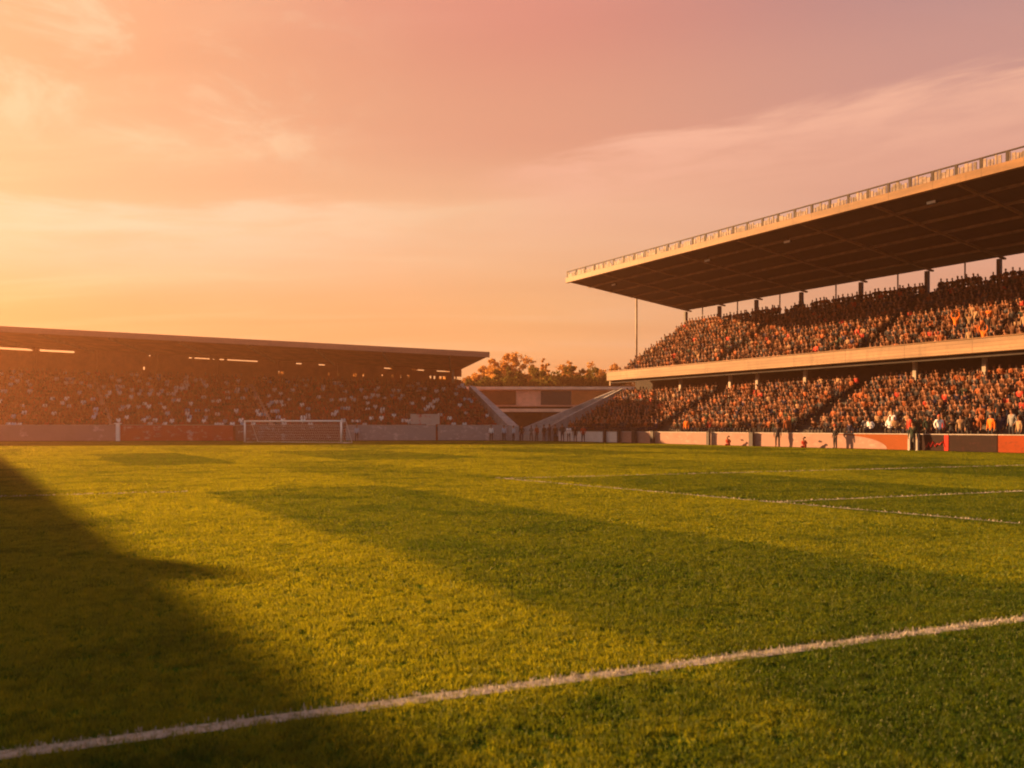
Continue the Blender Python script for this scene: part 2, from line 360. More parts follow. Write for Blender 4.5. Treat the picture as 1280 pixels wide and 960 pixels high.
def person_mesh(pose, topname, skin_i=0, hair_i=0, trouser=(0.03, 0.03, 0.04), detail=False):
    k = (pose, topname, skin_i, hair_i, trouser, detail)
    if k not in PMESH:
        V, T, reg = proto(pose, detail, 1)
        PMESH[k] = npmesh('person', V, T, M['people'], colours(V, reg, TOPS[topname], trouser, SKIN[skin_i], HAIR[hair_i], 0.50 if pose.startswith('sit') else 0.93))
    return PMESH[k]
def place_person(me, x, y, z, rz, scale, label, group):
    o = bpy.data.objects.new('person', me); C.objects.link(o)
    o.location = (x, y, z); o.rotation_euler = (0, 0, rz); o.scale = (scale,)*3
    return tag(o, label, 'person', group)
def add_hair(o, pose, hair_i, cap=None):
    """hair (or a knitted cap) as a shell on the crown"""
    ph = 0.50 if pose.startswith('sit') else 0.93
    bm = bmesh.new(); bmesh.ops.create_uvsphere(bm, u_segments=14, v_segments=9, radius=0.105)
    for v in list(bm.verts):
        if v.co.z < -0.02 and v.co.y < 0.03: v.co.y = max(v.co.y, -0.03); v.co.z = max(v.co.z, -0.01)
    for v in bm.verts: v.co = Vector((v.co.x*0.94, v.co.y*1.1-0.02, v.co.z*0.95+ph+0.80))
    me = bpy.data.meshes.new('hair'); bm.to_mesh(me); bm.free()
    a = me.attributes.new('Col', 'FLOAT_COLOR', 'POINT'); col = cap or HAIR[hair_i]
    a.data.foreach_set('color', [q for _ in me.vertices for q in (*col, 1)])
    me.materials.append(M['people']); h = bpy.data.objects.new('hair' if not cap else 'cap', me); C.objects.link(h); h.parent = o; return h

# ------------------------------------------------------------------ ground, pitch, lines
def sheet(name, pts, z, mat, kind='structure'):
    o = MB().add([(x, y, z) for x, y in pts], [tuple(range(len(pts)))]).build(name, mat); return tag(o, kind=kind)
sheet('ground', [(-330, -130), (330, -130), (330, 330), (-330, 330)], -0.03, M['earth'])
sheet('pitch', [uv(-14, -60), uv(50.6, -60), uv(50.6, 73.0), (-1, 92.4), (-80, 87.2)], 0.0, M['turf'])

def line_strip(a, b, w, name='pitch_marking'):
    a, b = Vector(a), Vector(b); d = (b-a).normalized(); n = Vector((-d.y, d.x))*w/2
    return [(a-n), (b-n), (b+n), (a+n)]
near_a, near_b = Vector(ground(0, 945)), Vector(ground(1280, 774))
nd = (near_b-near_a).normalized(); near_a -= nd*3.0; near_b += nd*8.0
LINES = [(near_a, near_b, 0.125)]
for p, q, w in (((620, 597.5), (1280, 655), 0.115), ((622, 598.5), (1290, 581.5), 0.15), ((972, 627.5), (1290, 613.5), 0.115), ((-60, 622.5), (240, 614.5), 0.12)):
    LINES.append((Vector(ground(*p)), Vector(ground(*q)), w))
def tuft_blade(verts, faces, px, py, ang, lean, h, w):
    i = len(verts); dx, dy = math.cos(ang), math.sin(ang); sx, sy = -dy*w/2, dx*w/2
    verts += [(px-sx, py-sy, 0), (px+sx, py+sy, 0), (px+dx*lean*0.35+sx*0.8, py+dy*lean*0.35+sy*0.8, h*0.6), (px+dx*lean*0.35-sx*0.8, py+dy*lean*0.35-sy*0.8, h*0.6), (px+dx*lean, py+dy*lean, h)]
    faces += [(i, i+1, i+2, i+3), (i+3, i+2, i+4, i+4)]
for li, (a, b, w) in enumerate(LINES):
    mb = MB(); q = line_strip(a, b, w)
    mb.add([(p.x, p.y, 0.004) for p in q], [(0, 1, 2, 3)])
    d = (b-a).normalized(); n = Vector((-d.y, d.x)); ln = (b-a).length
    dens = 2600 if li == 0 else 260; sc = 1.0 if li == 0 else 2.6
    vs, fs = [], []
    for _ in range(int(ln*w*dens)):
        p = a+d*random.uniform(0, ln)+n*random.gauss(0, w*0.33)
        tuft_blade(vs, fs, p.x, p.y, random.uniform(0, 6.283), random.uniform(0.004, 0.02), random.uniform(0.014, 0.034)*(1 if li == 0 else 1.2), random.uniform(0.004, 0.008)*sc)
    mb.add([(x, y, z+0.004) for x, y, z in vs], [f if f[2] != f[3] and len(set(f)) == 4 else f[:3] for f in fs])
    o = mb.build('pitch_marking', M['white_blade']); tag(o, kind='structure')
    o.data.name = 'pitch_marking'

# grass tufts, instanced by geometry nodes on computed points (uncountable: stuff)
def tuft_mesh(seed, n=24, rad=0.05):
    rs = random.Random(seed); vs, fs = [], []
    for _ in range(n):
        a, r = rs.uniform(0, 6.283), rad*math.sqrt(rs.random())
        tuft_blade(vs, fs, r*math.cos(a), r*math.sin(a), rs.uniform(0, 6.283), rs.uniform(0.003, 0.018), rs.uniform(0.014, 0.034), rs.uniform(0.0026, 0.0052))
    me = bpy.data.meshes.new('grass_tuft'); me.from_pydata(vs, [], [f if len(set(f)) == 4 else f[:3] for f in fs]); me.materials.append(M['blade']); me.update(); return me
def grass():
    bands = [(1.6, 3.0, 1.3, 260), (3.0, 5.2, 1.0, 640), (5.2, 8, 1.1, 500), (8, 12, 1.5, 270), (12, 18, 2.0, 160), (18, 28, 2.8, 80), (28, 45, 4.0, 38), (45, 92, 6.0, 16)]
    P, SC = [], []
    for y0, y1, s, den in bands:
        w1 = 0.76*y1+4.6
        n = int((y1-y0)*2*w1*den)
        y = rng.uniform(y0, y1, n); x = rng.uniform(-w1, w1, n)
        k = (np.abs(x) < 0.76*y+4.2)
        u = x*0.8494+y*0.5277
        k &= (u < 50.4) & (y < 88+0.064*x-1)
        x, y = x[k], y[k]
        # keep the blades off the painted lines near the camera
        ok = np.ones(len(x), bool)
        for a, b, w in LINES:
            d = (b-a).normalized(); t = (x-a.x)*d.x+(y-a.y)*d.y; dist = np.abs((x-a.x)*-d.y+(y-a.y)*d.x)
            ok &= ~((dist < w*0.5+0.012+0.06*(s-1)) & (t > 0) & (t < (b-a).length))
        x, y = x[ok], y[ok]
        P.append(np.stack([x, y, np.full(len(x), 0.0)], 1)); 
        sc = s*rng.uniform(0.75, 1.3, len(x)); zz = (1+0.16*(s-1))*rng.uniform(0.7, 1.25, len(x))
        SC.append(np.stack([sc, sc, zz], 1))
    P = np.concatenate(P); SC = np.concatenate(SC)
    me = bpy.data.meshes.new('grass'); me.vertices.add(len(P)); me.vertices.foreach_set('co', P.astype(np.float32).ravel())
    a = me.attributes.new('sc', 'FLOAT_VECTOR', 'POINT'); a.data.foreach_set('vector', SC.astype(np.float32).ravel())
    a = me.attributes.new('rot', 'FLOAT', 'POINT'); a.data.foreach_set('value', rng.uniform(0, 6.283, len(P)).astype(np.float32))
    me.materials.append(M['blade'])
    o = bpy.data.objects.new('grass', me); C.objects.link(o)
    ng = bpy.data.node_groups.new('grass_scatter', 'GeometryNodeTree')
    ng.interface.new_socket('Geometry', in_out='INPUT', socket_type='NodeSocketGeometry'); ng.interface.new_socket('Geometry', in_out='OUTPUT', socket_type='NodeSocketGeometry')
    gi = ng.nodes.new('NodeGroupInput'); go = ng.nodes.new('NodeGroupOutput')
    iop = ng.nodes.new('GeometryNodeInstanceOnPoints'); g2i = ng.nodes.new('GeometryNodeGeometryToInstance')
    for sd in range(6):
        t = bpy.data.objects.new('grass_tuft', tuft_mesh(sd+20))
        oi = ng.nodes.new('GeometryNodeObjectInfo'); oi.inputs['Object'].default_value = t
        ng.links.new(oi.outputs['Geometry'], g2i.inputs[0])
    ng.links.new(gi.outputs[0], iop.inputs['Points']); ng.links.new(g2i.outputs[0], iop.inputs['Instance'])
    iop.inputs['Pick Instance'].default_value = True
    an = ng.nodes.new('GeometryNodeInputNamedAttribute'); an.data_type = 'FLOAT_VECTOR'; an.inputs[0].default_value = 'sc'
    ar = ng.nodes.new('GeometryNodeInputNamedAttribute'); ar.data_type = 'FLOAT'; ar.inputs[0].default_value = 'rot'
    cx = ng.nodes.new('ShaderNodeCombineXYZ'); ng.links.new(ar.outputs[0], cx.inputs[2])
    ng.links.new(an.outputs[0], iop.inputs['Scale']); ng.links.new(cx.outputs[0], iop.inputs['Rotation'])
    ng.links.new(iop.outputs[0], go.inputs[0])
    o.modifiers.new('scatter', 'NODES').node_group = ng
    tag(o, kind='stuff', label='short mown turf, golden where the low sun catches it', cat='grass')
    print('grass tufts', len(P)); return o
grass()

# ------------------------------------------------------------------ the covered two-tier stand
AR = math.atan2(-0.8494, 0.5277)
RX, RY = uv(51, 74)
LEN = 62.0
NLOW, NUP = 11, 14
def low_row(i): return 1.6+0.8*i, 0.95+0.375*i         # front of tread (local y), floor height
def up_row(i): return 8.5+0.8*i, 7.05+0.48*i
st = empty('grandstand', (RX, RY, 0), AR, 'two-tier grandstand with broad dark roof and cream tier front, packed with spectators', 'grandstand')
prof = [(0.35, 0.0), (12.0, 0.0)]
steps = [(0.35, 0.55), (1.6, 0.55)]
for i in range(NLOW):
    y, z = low_row(i); steps += [(y, z), (y+0.8, z)]
y, z = low_row(NLOW-1); steps += [(12.0, z)]
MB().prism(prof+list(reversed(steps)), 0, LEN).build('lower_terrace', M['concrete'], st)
upp = [(8.35, 6.55), (8.35, 7.05)]
for i in range(NUP):
    y, z = up_row(i); upp += [(y, z), (y+0.8, z)]
y, z = up_row(NUP-1); yb = y+0.8
upp += [(yb+0.3, z), (yb+0.3, z-0.9)]
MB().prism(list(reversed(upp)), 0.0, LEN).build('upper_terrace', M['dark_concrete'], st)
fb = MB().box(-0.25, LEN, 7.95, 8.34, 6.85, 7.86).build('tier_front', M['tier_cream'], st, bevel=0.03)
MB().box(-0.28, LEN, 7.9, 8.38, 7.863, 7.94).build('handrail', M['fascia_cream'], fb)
MB().box(-0.25, -0.02, 8.342, 10.0, 6.3, 7.9).build('end_panel', M['tier_cream'], st)
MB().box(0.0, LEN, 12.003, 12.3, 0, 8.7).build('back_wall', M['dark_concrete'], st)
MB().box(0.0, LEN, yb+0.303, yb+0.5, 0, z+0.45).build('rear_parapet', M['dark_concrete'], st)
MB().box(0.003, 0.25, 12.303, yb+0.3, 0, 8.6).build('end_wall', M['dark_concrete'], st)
# aisles, raised kerbs and half steps along each stair
AISLES = [74-42.0, 74-58.0, 74-24.0]
for ax in AISLES:
    mb = MB()
    for i in range(NLOW):
        y, z = low_row(i); mb.box(ax-0.55, ax+0.55, y-0.4, y-0.003, z-0.375, z-0.19)
    mb.build('aisle_stair', M['concrete'], st)
    mb = MB()
    for i in range(1, NUP):
        y, z = up_row(i); mb.box(ax-0.55, ax+0.55, y-0.4, y-0.003, z-0.44, z-0.22)
    mb.build('aisle_stair', M['dark_concrete'], st)
# splayed open stair at the far end
mb = MB(); ns = 22
for i in range(ns):
    t0 = i/ns; y0 = -0.9+11.0*t0; y1 = -0.9+11.0*(i+1)/ns; xl = -5.2+4.0*t0; z1 = 0.35+5.0*(i+1)/ns
    mb.box(xl, -0.30, y0, y1, 0, z1)
mb.build('end_stair', M['grey_step'], st)
mb = MB()
mb.add([(-0.28, -0.9, 0), (-0.003, -0.9, 0), (-0.003, 10.1, 0), (-0.28, 10.1, 0), (-0.28, -0.9, 1.3), (-0.003, -0.9, 1.3), (-0.003, 10.1, 6.0), (-0.28, 10.1, 6.0)],
       [(3, 2, 1, 0), (4, 5, 6, 7), (0, 1, 5, 4), (1, 2, 6, 5), (2, 3, 7, 6), (3, 0, 4, 7)])
mb.build('stair_parapet', M['grey_step'], st)
mb = MB()
mb.add([(-5.5, -0.9, 0), (-5.23, -0.9, 0), (-1.23, 10.1, 0), (-1.5, 10.1, 0), (-5.5, -0.9, 1.15), (-5.23, -0.9, 1.15), (-1.23, 10.1, 5.9), (-1.5, 10.1, 5.9)],
       [(3, 2, 1, 0), (4, 5, 6, 7), (0, 1, 5, 4), (1, 2, 6, 5), (2, 3, 7, 6), (3, 0, 4, 7)])
mb.build('stair_parapet', M['grey_step'], st)
# roof
YF, ZF, YR, ZR = 2.5, 17.72, 20.7, 15.95
def zr(y): return ZF+(ZR-ZF)*(y-YF)/(YR-YF)
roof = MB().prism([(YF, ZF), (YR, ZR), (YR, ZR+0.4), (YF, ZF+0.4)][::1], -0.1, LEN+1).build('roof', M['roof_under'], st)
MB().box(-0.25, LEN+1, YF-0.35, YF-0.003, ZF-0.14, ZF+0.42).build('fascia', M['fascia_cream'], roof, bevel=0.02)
MB().prism([(YF+0.1, ZF-0.02), (YR+0.05, ZR-0.02), (YR+0.05, ZR+0.42), (YF+0.1, ZF+0.42)], -0.25, -0.103).build('gable_trim', M['rafter'], roof)
mb = MB()
mb.box(-0.2, LEN+1, YF-0.26, YF-0.14, ZF+1.06, ZF+1.14)
for k in range(int((LEN+1)/1.62)+1):
    x = -0.15+1.62*k; mb.box(x, x+0.2, YF-0.25, YF-0.15, ZF+0.422, ZF+1.06)
mb.build('railing', M['rail_steel'], roof)
mb = MB()
x = 0.05
while x < LEN+0.8:
    w = random.uniform(0.10, 0.26)
    if (x+0.15) % 1.62 > 0.1 and (x+0.15+w) % 1.62 > w: mb.box(x, x+w, YF-0.235, YF-0.165, ZF+0.425, ZF+random.uniform(0.72, 1.055))
    x += w+random.uniform(0.02, 0.09)
mb.build('railing_infill', M['baluster'], roof)
for yy in (5.2, 8.3, 11.4, 14.5, 17.6):
    MB().bar((-0.05, yy, zr(yy)-0.10), (LEN+1, yy, zr(yy)-0.10), 0.16, 0.19).build('purlin', M['rafter'], roof)
COLV = [74.0-0.35, 68.1, 62.6, 56.6, 49.6, 42.9, 36.6, 30.4, 24.2, 18.0, 13.0]
for cv in COLV:
    x = 74-cv
    MB().bar((x, YF+0.12, zr(YF)-0.075), (x, YR-0.05, zr(YR)-0.235), 0.22, 0.14).build('rafter', M['rafter'], roof)
    MB().box(x-0.14, x+0.14, yb-0.15, yb+0.25, up_row(NUP-1)[1], zr(yb)-0.45).build('column', M['dark_column'], st)
    if cv < 70:
        for dx in (3.1,): MB().box(x-dx, x-dx+0.09, yb+0.32, yb+0.42, up_row(NUP-1)[1]+0.4, zr(yb+0.3)-0.01).build('mullion', M['dark_column'], st)
MB().tube([(0.15, 12.1, 9.0), (0.15, 12.1, zr(12.1)-0.02)], 0.11).build('column', M['column'], st, smooth=True)
for px in (851, 913, 947, 1007, 1144, 1231, 1290):
    x = 74-v_at(px, 60.6)
    MB().box(x-0.14, x+0.14, 9.45, 9.73, 4.4, 7.0).build('column', M['column'], st)
for px, yy in ((885, 4.6), (1165, 3.6), (768, 5.2), (985, 4.6)):
    x = 74-v_at(px, 51+yy)
    fl = MB().box(x-0.35, x+0.35, yy-0.12, yy+0.12, zr(yy)-0.62, zr(yy)-0.40).build('floodlight', M['dark_paint'], st)
    MB().bar((x, yy, zr(yy)-0.40), (x, yy, zr(yy)-0.01), 0.08).build('bracket', M['rail_steel'], fl)
    MB().box(x-0.31, x+0.31, yy-0.145, yy-0.123, zr(yy)-0.60, zr(yy)-0.42).build('lens', M['lamp_glass'], fl)

# ------------------------------------------------------------------ boards along the touchline
BM = {'pale': board_mat('pale_pink_board', (0.33, 0.205, 0.17), (0.43, 0.33, 0.28), 0.6, 1.2),
      'cool': board_mat('cool_white_board', (0.60, 0.60, 0.63), (0.75, 0.75, 0.77), 0.7, 1.4),
      'orange': board_mat('orange_board', (0.25, 0.07, 0.022), (0.30, 0.095, 0.03), 0.5, 1.0),
      'dark': board_mat('dark_brown_board', (0.028, 0.018, 0.016), (0.07, 0.026, 0.024), 0.6, 4),
      'red': board_mat('orange_red_board', (0.25, 0.05, 0.016), (0.13, 0.04, 0.02), 0.8, 3.5),
      'redline': board_mat('red_strip', (0.5, 0.04, 0.03), (0.3, 0.02, 0.02), 0.4, 3),
      'mauve': board_mat('mauve_grey_board', (0.34, 0.21, 0.20), (0.62, 0.44, 0.46), 0.7, 0.9),
      'crimson': board_mat('crimson_board', (0.44, 0.06, 0.04), (0.60, 0.40, 0.42), 0.75, 1.1),
      'slate': board_mat('slate_board', (0.30, 0.28, 0.29), (0.62, 0.54, 0.6), 0.6, 1.5),
      'mixed': board_mat('dull_red_board', (0.20, 0.09, 0.075), (0.42, 0.42, 0.46), 0.8, 1.6)}
def board(name, p0, p1, h, mat, label, group, into, cap=M['pale_paint'], posts=2):
    """a board from p0 to p1 on its feet; 'into' points away from the pitch"""
    a, b = Vector(p0), Vector(p1); d = (b-a); ln = d.length; rz = math.atan2(d.y, d.x)
    r = empty(name, (a.x, a.y, 0), rz, label, 'board', group)
    s = 1 if Vector((-d.y, d.x)).dot(Vector(into)) > 0 else -1
    lo, hi = sorted((0, 0.06*s)); o = MB().box(0.02, ln-0.02, lo, hi, 0.03, h).build('panel', mat, r, bevel=0.01)
    lo, hi = sorted((-0.02*s, 0.10*s)); MB().box(0.02, ln-0.02, lo, hi, h+0.003, h+0.06).build('top_rail', cap, r)
    for k in range(posts):
        x = 0.25+(ln-0.5)*k/(posts-1); lo, hi = sorted((0.063*s, 0.14*s))
        MB().box(x-0.05, x+0.05, lo, hi, 0, h-0.05).build('post', M['dark_paint'], r)
    return r
RB = [(1300, 1420, 'pale', 'pale pitchside board just past the orange red board'), (1247, 1300, 'red', 'blotchy orange red pitchside board, at the frame edge below the orange jacket'),
      (1186, 1247, 'dark', 'plain dark brown pitchside board between the red strip and the orange red board'),
      (1150, 1186, 'dark', 'dark pitchside board with a red scribble, right beside the gate posts'),
      (1046, 1137, 'orange', 'orange pitchside board with a pale pink curved shape at one end'),
      (973, 1046, 'pale', 'pale pink pitchside board adjoining the orange one'), (888, 973, 'pale', 'pale pink pitchside board ending at the dark standing steward'),
      (818, 888, 'pale', 'pale pink pitchside board between the two dark posts farther up the touchline'), (776, 818, 'pale', 'short pale pink board next after the cool white boards'),
      (735, 776, 'cool', 'cool white pitchside board where sunshine gives way to shade'), (698, 735, 'cool', 'cool white pitchside board shaded near the grey end stair')]
UB = 51.0
for x1, x0, k, lab in RB:
    p0, p1 = uv(UB, v_at(x0, UB)), uv(UB, v_at(x1, UB))
    r = board('advertising_board', p0, p1, 1.06, BM[k], lab, 'advertising boards along the touchline', D2, posts=3)
    ln = (Vector(p1)-Vector(p0)).length
    if k == 'orange':            # local x runs away from the near end; y<0 or >0 depends on side
        s = -1 if r.children[0].data.vertices[0].co.y >= -0.001 and max(v.co.y for v in r.children[0].data.vertices) > 0.03 else 1
        pts = [(ln-0.04, 0.06)]+[(ln-0.04-3.9*math.cos(t), 0.06+0.94*math.sin(t)) for t in [math.pi/2*k2/14 for k2 in range(15)]]
        mb = MB(); n = len(pts); mb.add([(x, 0.006*s, z) for x, z in pts]+[(x, -0.004*s, z) for x, z in pts], [tuple(range(n)), tuple(reversed(range(n, 2*n)))]+[(i, (i+1) % n, (i+1) % n+n, i+n) for i in range(n)])
        mb.build('curved_emblem', BM['pale'], r)
    if 'scribble' in lab:
        s = -1 if max(v.co.y for v in r.children[0].data.vertices) > 0.03 else 1
        mb = MB(); x = ln-0.45; zz = 0.28
        pts = [(x-0.0, 0.25), (x-0.16, 0.55), (x-0.28, 0.25), (x-0.45, 0.62), (x-0.6, 0.3), (x-0.75, 0.5), (x-0.9, 0.42), (x-1.1, 0.66), (x-1.2, 0.3)]
        mb.tube([(p, 0.012*s, q) for p, q in pts], 0.045, 5); mb.build('scribble', BM['redline'], r)
        MB().box(0.03, 0.30, min(0.008*s, -0.002*s), max(0.008*s, -0.002*s), 0.05, 1.04).build('red_strip', BM['redline'], r)
for px, lab in ((1137.5, 'pale gate post at the end of the orange board'), (1147, 'pale gate post at the end of the scribbled dark board')):
    x, y = uv(UB-0.05, v_at(px, UB)); o = MB().box(-0.09, 0.09, -0.09, 0.09, 0, 1.12).build('gate_post', M['pale_paint'], None, (x, y, 0), bevel=0.015); o.rotation_euler.z = AR
    tag(o, lab, 'post', 'gate posts')
for px, w, h, lab in ((942, 0.42, 1.1, 'dark post in front of the pale boards, nearest to the standing steward'), (888, 0.34, 1.12, 'dark post between the two long pale pink boards'), (818, 0.42, 1.12, 'dark post between the short and long pale boards'),
                 (776, 0.36, 1.15, 'dark post where pink boards meet cool white boards'), (795, 0.55, 1.15, 'wide dark post midway along the short pale board'), (758, 0.3, 1.15, 'narrow dark post before the shaded cool white board')):
    x, y = uv(UB-0.25, v_at(px, UB)); o = MB().box(-w/2, w/2, -0.1, 0.1, 0, h).box(-w/2-0.04, w/2+0.04, -0.13, 0.13, h+0.003, h+0.05).build('board_post', M['dark_paint'], None, (x, y, 0), bevel=0.01); o.rotation_euler.z = AR
    tag(o, lab, 'post', 'dark posts along the touchline boards')

# ------------------------------------------------------------------ the stand behind the goal
A0, B0 = Vector((-55.9, 89.3)), Vector((0.0, 92.9))
E1 = (B0-A0).normalized(); ALH = math.atan2(E1.y, E1.x)
root = B0-E1*0.6
LL = 100.0
gs = empty('grandstand', (root.x, root.y, 0), ALH, 'long low brown-roofed grandstand behind the goal, in shade', 'grandstand')
NL = 16
KL = 0.0055                                  # the terrace rises more steeply away from the corner, as the roof does
def l_row(i, x=0.0): return 1.6+0.85*i, 1.05+0.335*i*(1-KL*x)
steps = [(0.4, 1.0), (1.6, 1.0)]
for i in range(NL):
    y, z = l_row(i); steps += [(y, z), (y+0.85, z)]
ytop, ztop = steps[-1]
mb = MB(); poly = [(0.4, 0), (ytop, 0)]+list(reversed(steps)); n = len(poly)
def xe(y): return 0.1-4.1*y/14.0           # the splayed end
vs = [(-LL, y, z if z < 1.01 else 1.05+(z-1.05)*(1+KL*LL)) for y, z in poly]+[(xe(y), y, z) for y, z in poly]
mb.add(vs, [(i, (i+1) % n, (i+1) % n+n, i+n) for i in range(n)]+[tuple(reversed(range(n))), tuple(range(n, 2*n))])
mb.build('terrace', M['maroon_step'], gs)
mb = MB()
mb.add([(xe(0)+0.02, 0, 0), (xe(0)+1.3, 0, 0), (xe(14.5)+0.9, 14.5, 0), (xe(14.5)+0.02, 14.5, 0), (xe(0)+0.02, 0, 1.75), (xe(0)+1.3, 0, 1.6), (xe(14.5)+0.9, 14.5, 6.75), (xe(14.5)+0.02, 14.5, 7.0)],
       [(3, 2, 1, 0), (4, 5, 6, 7), (0, 1, 5, 4), (1, 2, 6, 5), (2, 3, 7, 6), (3, 0, 4, 7)])
mb.build('end_parapet', M['grey_step'], gs)
for q0, q1, hw in ((312, 342, 0.5), (118, 142, 0.35)):
    mb = MB()
    for i in range(NL):
        yl, z = l_row(i); px = q0+(15-i)*(q1-q0)/15; r = (px-640)/F; p = root+Vector((-E1.y, E1.x))*yl
        t = (p.x-r*p.y)/(r*E1.y-E1.x); z = l_row(i, t)[1]; mb.box(t-hw, t+hw, yl-0.42, yl+0.3, z-0.33, z+0.05 if i % 2 else z+0.07)
    mb.build('aisle_stair', M['pink_render'], gs)
# roof, raking down towards the far corner
def zf(x): return 10.15+(12.85-10.15)*(-(x+2.0))/57.0
def zb(x): return 9.15+(11.95-9.15)*(-(x+6.0))/57.0
XR = -2.0; YFR, YBR = 1.5, 17.0
mb = MB()
c = [(-LL, YFR, zf(-LL)-0.25), (XR, YFR, zf(XR)-0.25), (XR-3.6, YBR, zb(XR-3.6)+0.1), (-LL, YBR, zb(-LL)+0.1)]
mb.slab(c, 0.22); roofl = mb.build('roof', M['brown_under'], gs)
mb = MB(); mb.add([(-LL, YFR-0.3, zf(-LL)-0.62), (XR+0.1, YFR-0.3, zf(XR)-0.62), (XR+0.1, YFR-0.003, zf(XR)-0.62), (-LL, YFR-0.003, zf(-LL)-0.62), (-LL, YFR-0.3, zf(-LL)), (XR+0.1, YFR-0.3, zf(XR)), (XR+0.1, YFR-0.003, zf(XR)), (-LL, YFR-0.003, zf(-LL))],
       [(3, 2, 1, 0), (4, 5, 6, 7), (0, 1, 5, 4), (1, 2, 6, 5), (2, 3, 7, 6), (3, 0, 4, 7)])
mb.build('fascia', M['brown_roof'], roofl)
for k in range(13):
    x = XR-4.5-7.6*k
    MB().bar((x, YFR+0.1, zf(x)-0.65), (x, YBR-0.1, zb(x)-0.3), 0.2, 0.35).build('rafter', M['rafter'], roofl)
for k in range(13):
    x = XR-4.2-7.6*k
    if x < -LL: break
    MB().box(x-0.16, x+0.16, ytop-0.2, ytop+0.12, l_row(NL-1, x)[1]+0.003, zb(x)-0.1).build('column', M['column'] if k == 0 else M['back_wall'], gs)
# rear wall with openings: a slot below the roof in some bays, small windows lower down
random.seed(11)
mb = MB(); yw0, yw1 = 15.55, 15.8
def quad_wall(x0, x1, z0, z1f):
    mb.add([(x0, yw0, z0), (x1, yw0, z0), (x1, yw1, z0), (x0, yw1, z0), (x0, yw0, z1f(x0)), (x1, yw0, z1f(x1)), (x1, yw1, z1f(x1)), (x0, yw1, z1f(x0))],
       [(3, 2, 1, 0), (4, 5, 6, 7), (0, 1, 5, 4), (1, 2, 6, 5), (2, 3, 7, 6), (3, 0, 4, 7)])
def lx(px):                                   # local x on the rear wall seen at a pixel column
    r = (px-640)/F; p = root+Vector((-E1.y, E1.x))*yw0
    t = (p.x-r*p.y)/(r*E1.y-E1.x); return t
holes = [(-330, -200, 's'), (-190, -60, 's'), (-50, 43, 's'), (47, 93, 's'), (236, 240, 's'), (243, 262, 's'), (266, 280, 's'), (284, 322, 's'), (370, 377, 's'), (398, 406, 's'), (480, 495, 's'), (515, 530, 's'), (546, 562, 's'),
         (346, 349, 'w'), (351, 355, 'w'), (410, 412, 'w'), (420, 424, 'w'), (441, 446, 'w'), (453, 455, 'w'), (477, 478.5, 'w'), (489, 493, 'w'), (500, 502, 'w'), (509, 512, 'w'), (537, 539, 'w'), (542, 544, 'w'), (549, 552, 'w'), (553.5, 557, 'w'), (566, 569, 'w'), (571, 577, 'w'), (179, 181, 'w'), (186, 188, 's')]
cuts = sorted([(lx(a), lx(b), k) for a, b, k in holes])
zs_lo = lambda x: zb(x)-(0.54 if x < -50 else 0.42); zs_hi = lambda x: zb(x)-0.28
zw_lo = lambda x: 7.75+0.028*(-x-5); zw_hi = lambda x: zw_lo(x)+0.40; top = lambda x: zb(x)+0.02
xs = sorted(set([-LL, XR-3.9]+[q for c_ in cuts for q in c_[:2]]))
for x0, x1 in zip(xs[:-1], xs[1:]):
    if x1-x0 < 1e-4: continue
    xm = (x0+x1)/2; ks = [c_[2] for c_ in cuts if c_[0] < xm < c_[1]]
    quad_wall(x0, x1, 4.0, zw_lo)
    if 'w' not in ks:
        mb.add([(x0, yw0, zw_lo(x0)), (x1, yw0, zw_lo(x1)), (x1, yw0, zw_hi(x1)), (x0, yw0, zw_hi(x0))], [(0, 1, 2, 3)])
    for zl, zh, cut in ((zw_hi, zs_lo, False), (zs_lo, zs_hi, 's' in ks), (zs_hi, top, False)):
        if not cut: mb.add([(x0, yw0, zl(x0)), (x1, yw0, zl(x1)), (x1, yw0, zh(x1)), (x0, yw0, zh(x0))], [(0, 1, 2, 3)])
mb.build('rear_wall', M['back_wall'], gs)
LB = [(-420, -190, 'crimson', 'crimson wall board beyond the frame edge'), (-190, 147, 'mauve', 'long mauve grey board in front of the shaded stand, at the frame edge'), (149, 292, 'crimson', 'crimson board with pale smudges beside the goal'),
      (294, 430, 'mixed', 'dull red and grey board directly behind the goal'), (432, 545, 'slate', 'slate grey board beside the goal below the banner'), (547, 636, 'slate', 'slate grey board at the corner end below the grey parapet')]
def pline(px, off):
    p = B0+Vector((-E1.y, E1.x))*off; r = (px-640)/F; t = (p.x-r*p.y)/(r*E1.y-E1.x); return p+E1*t
for x0, x1, k, lab in LB:
    board('advertising_board', pline(x0, 0), pline(x1, 0), 1.72, BM[k], lab, 'boards in front of the shaded stand', Vector((-E1.y, E1.x)), M['pale_paint'], 4)
p = pline(147.5, -0.15); o = MB().box(-0.2, 0.2, -0.1, 0.1, 0, 1.86).box(-0.38, 0.38, -0.12, 0.12, 1.863, 1.98).build('board_post', M['goal_white'], None, (p.x, p.y, 0)); tag(o, 'pale post between the mauve and crimson boards', 'post')
# banner hung over the front of the terrace, and a flag by the aisle
p = pline(513, 0.55)
o = MB().box(0, 3.3, -0.03, 0.03, 1.85, 3.0).build('banner', board_mat('banner_cloth', (0.48, 0.40, 0.36), (0.45, 0.05, 0.03), 1.0, 1.2), None, (p.x, p.y, 0)); o.rotation_euler.z = ALH
tag(o, 'pale banner with red patches hung on the rail of the shaded stand', 'banner')

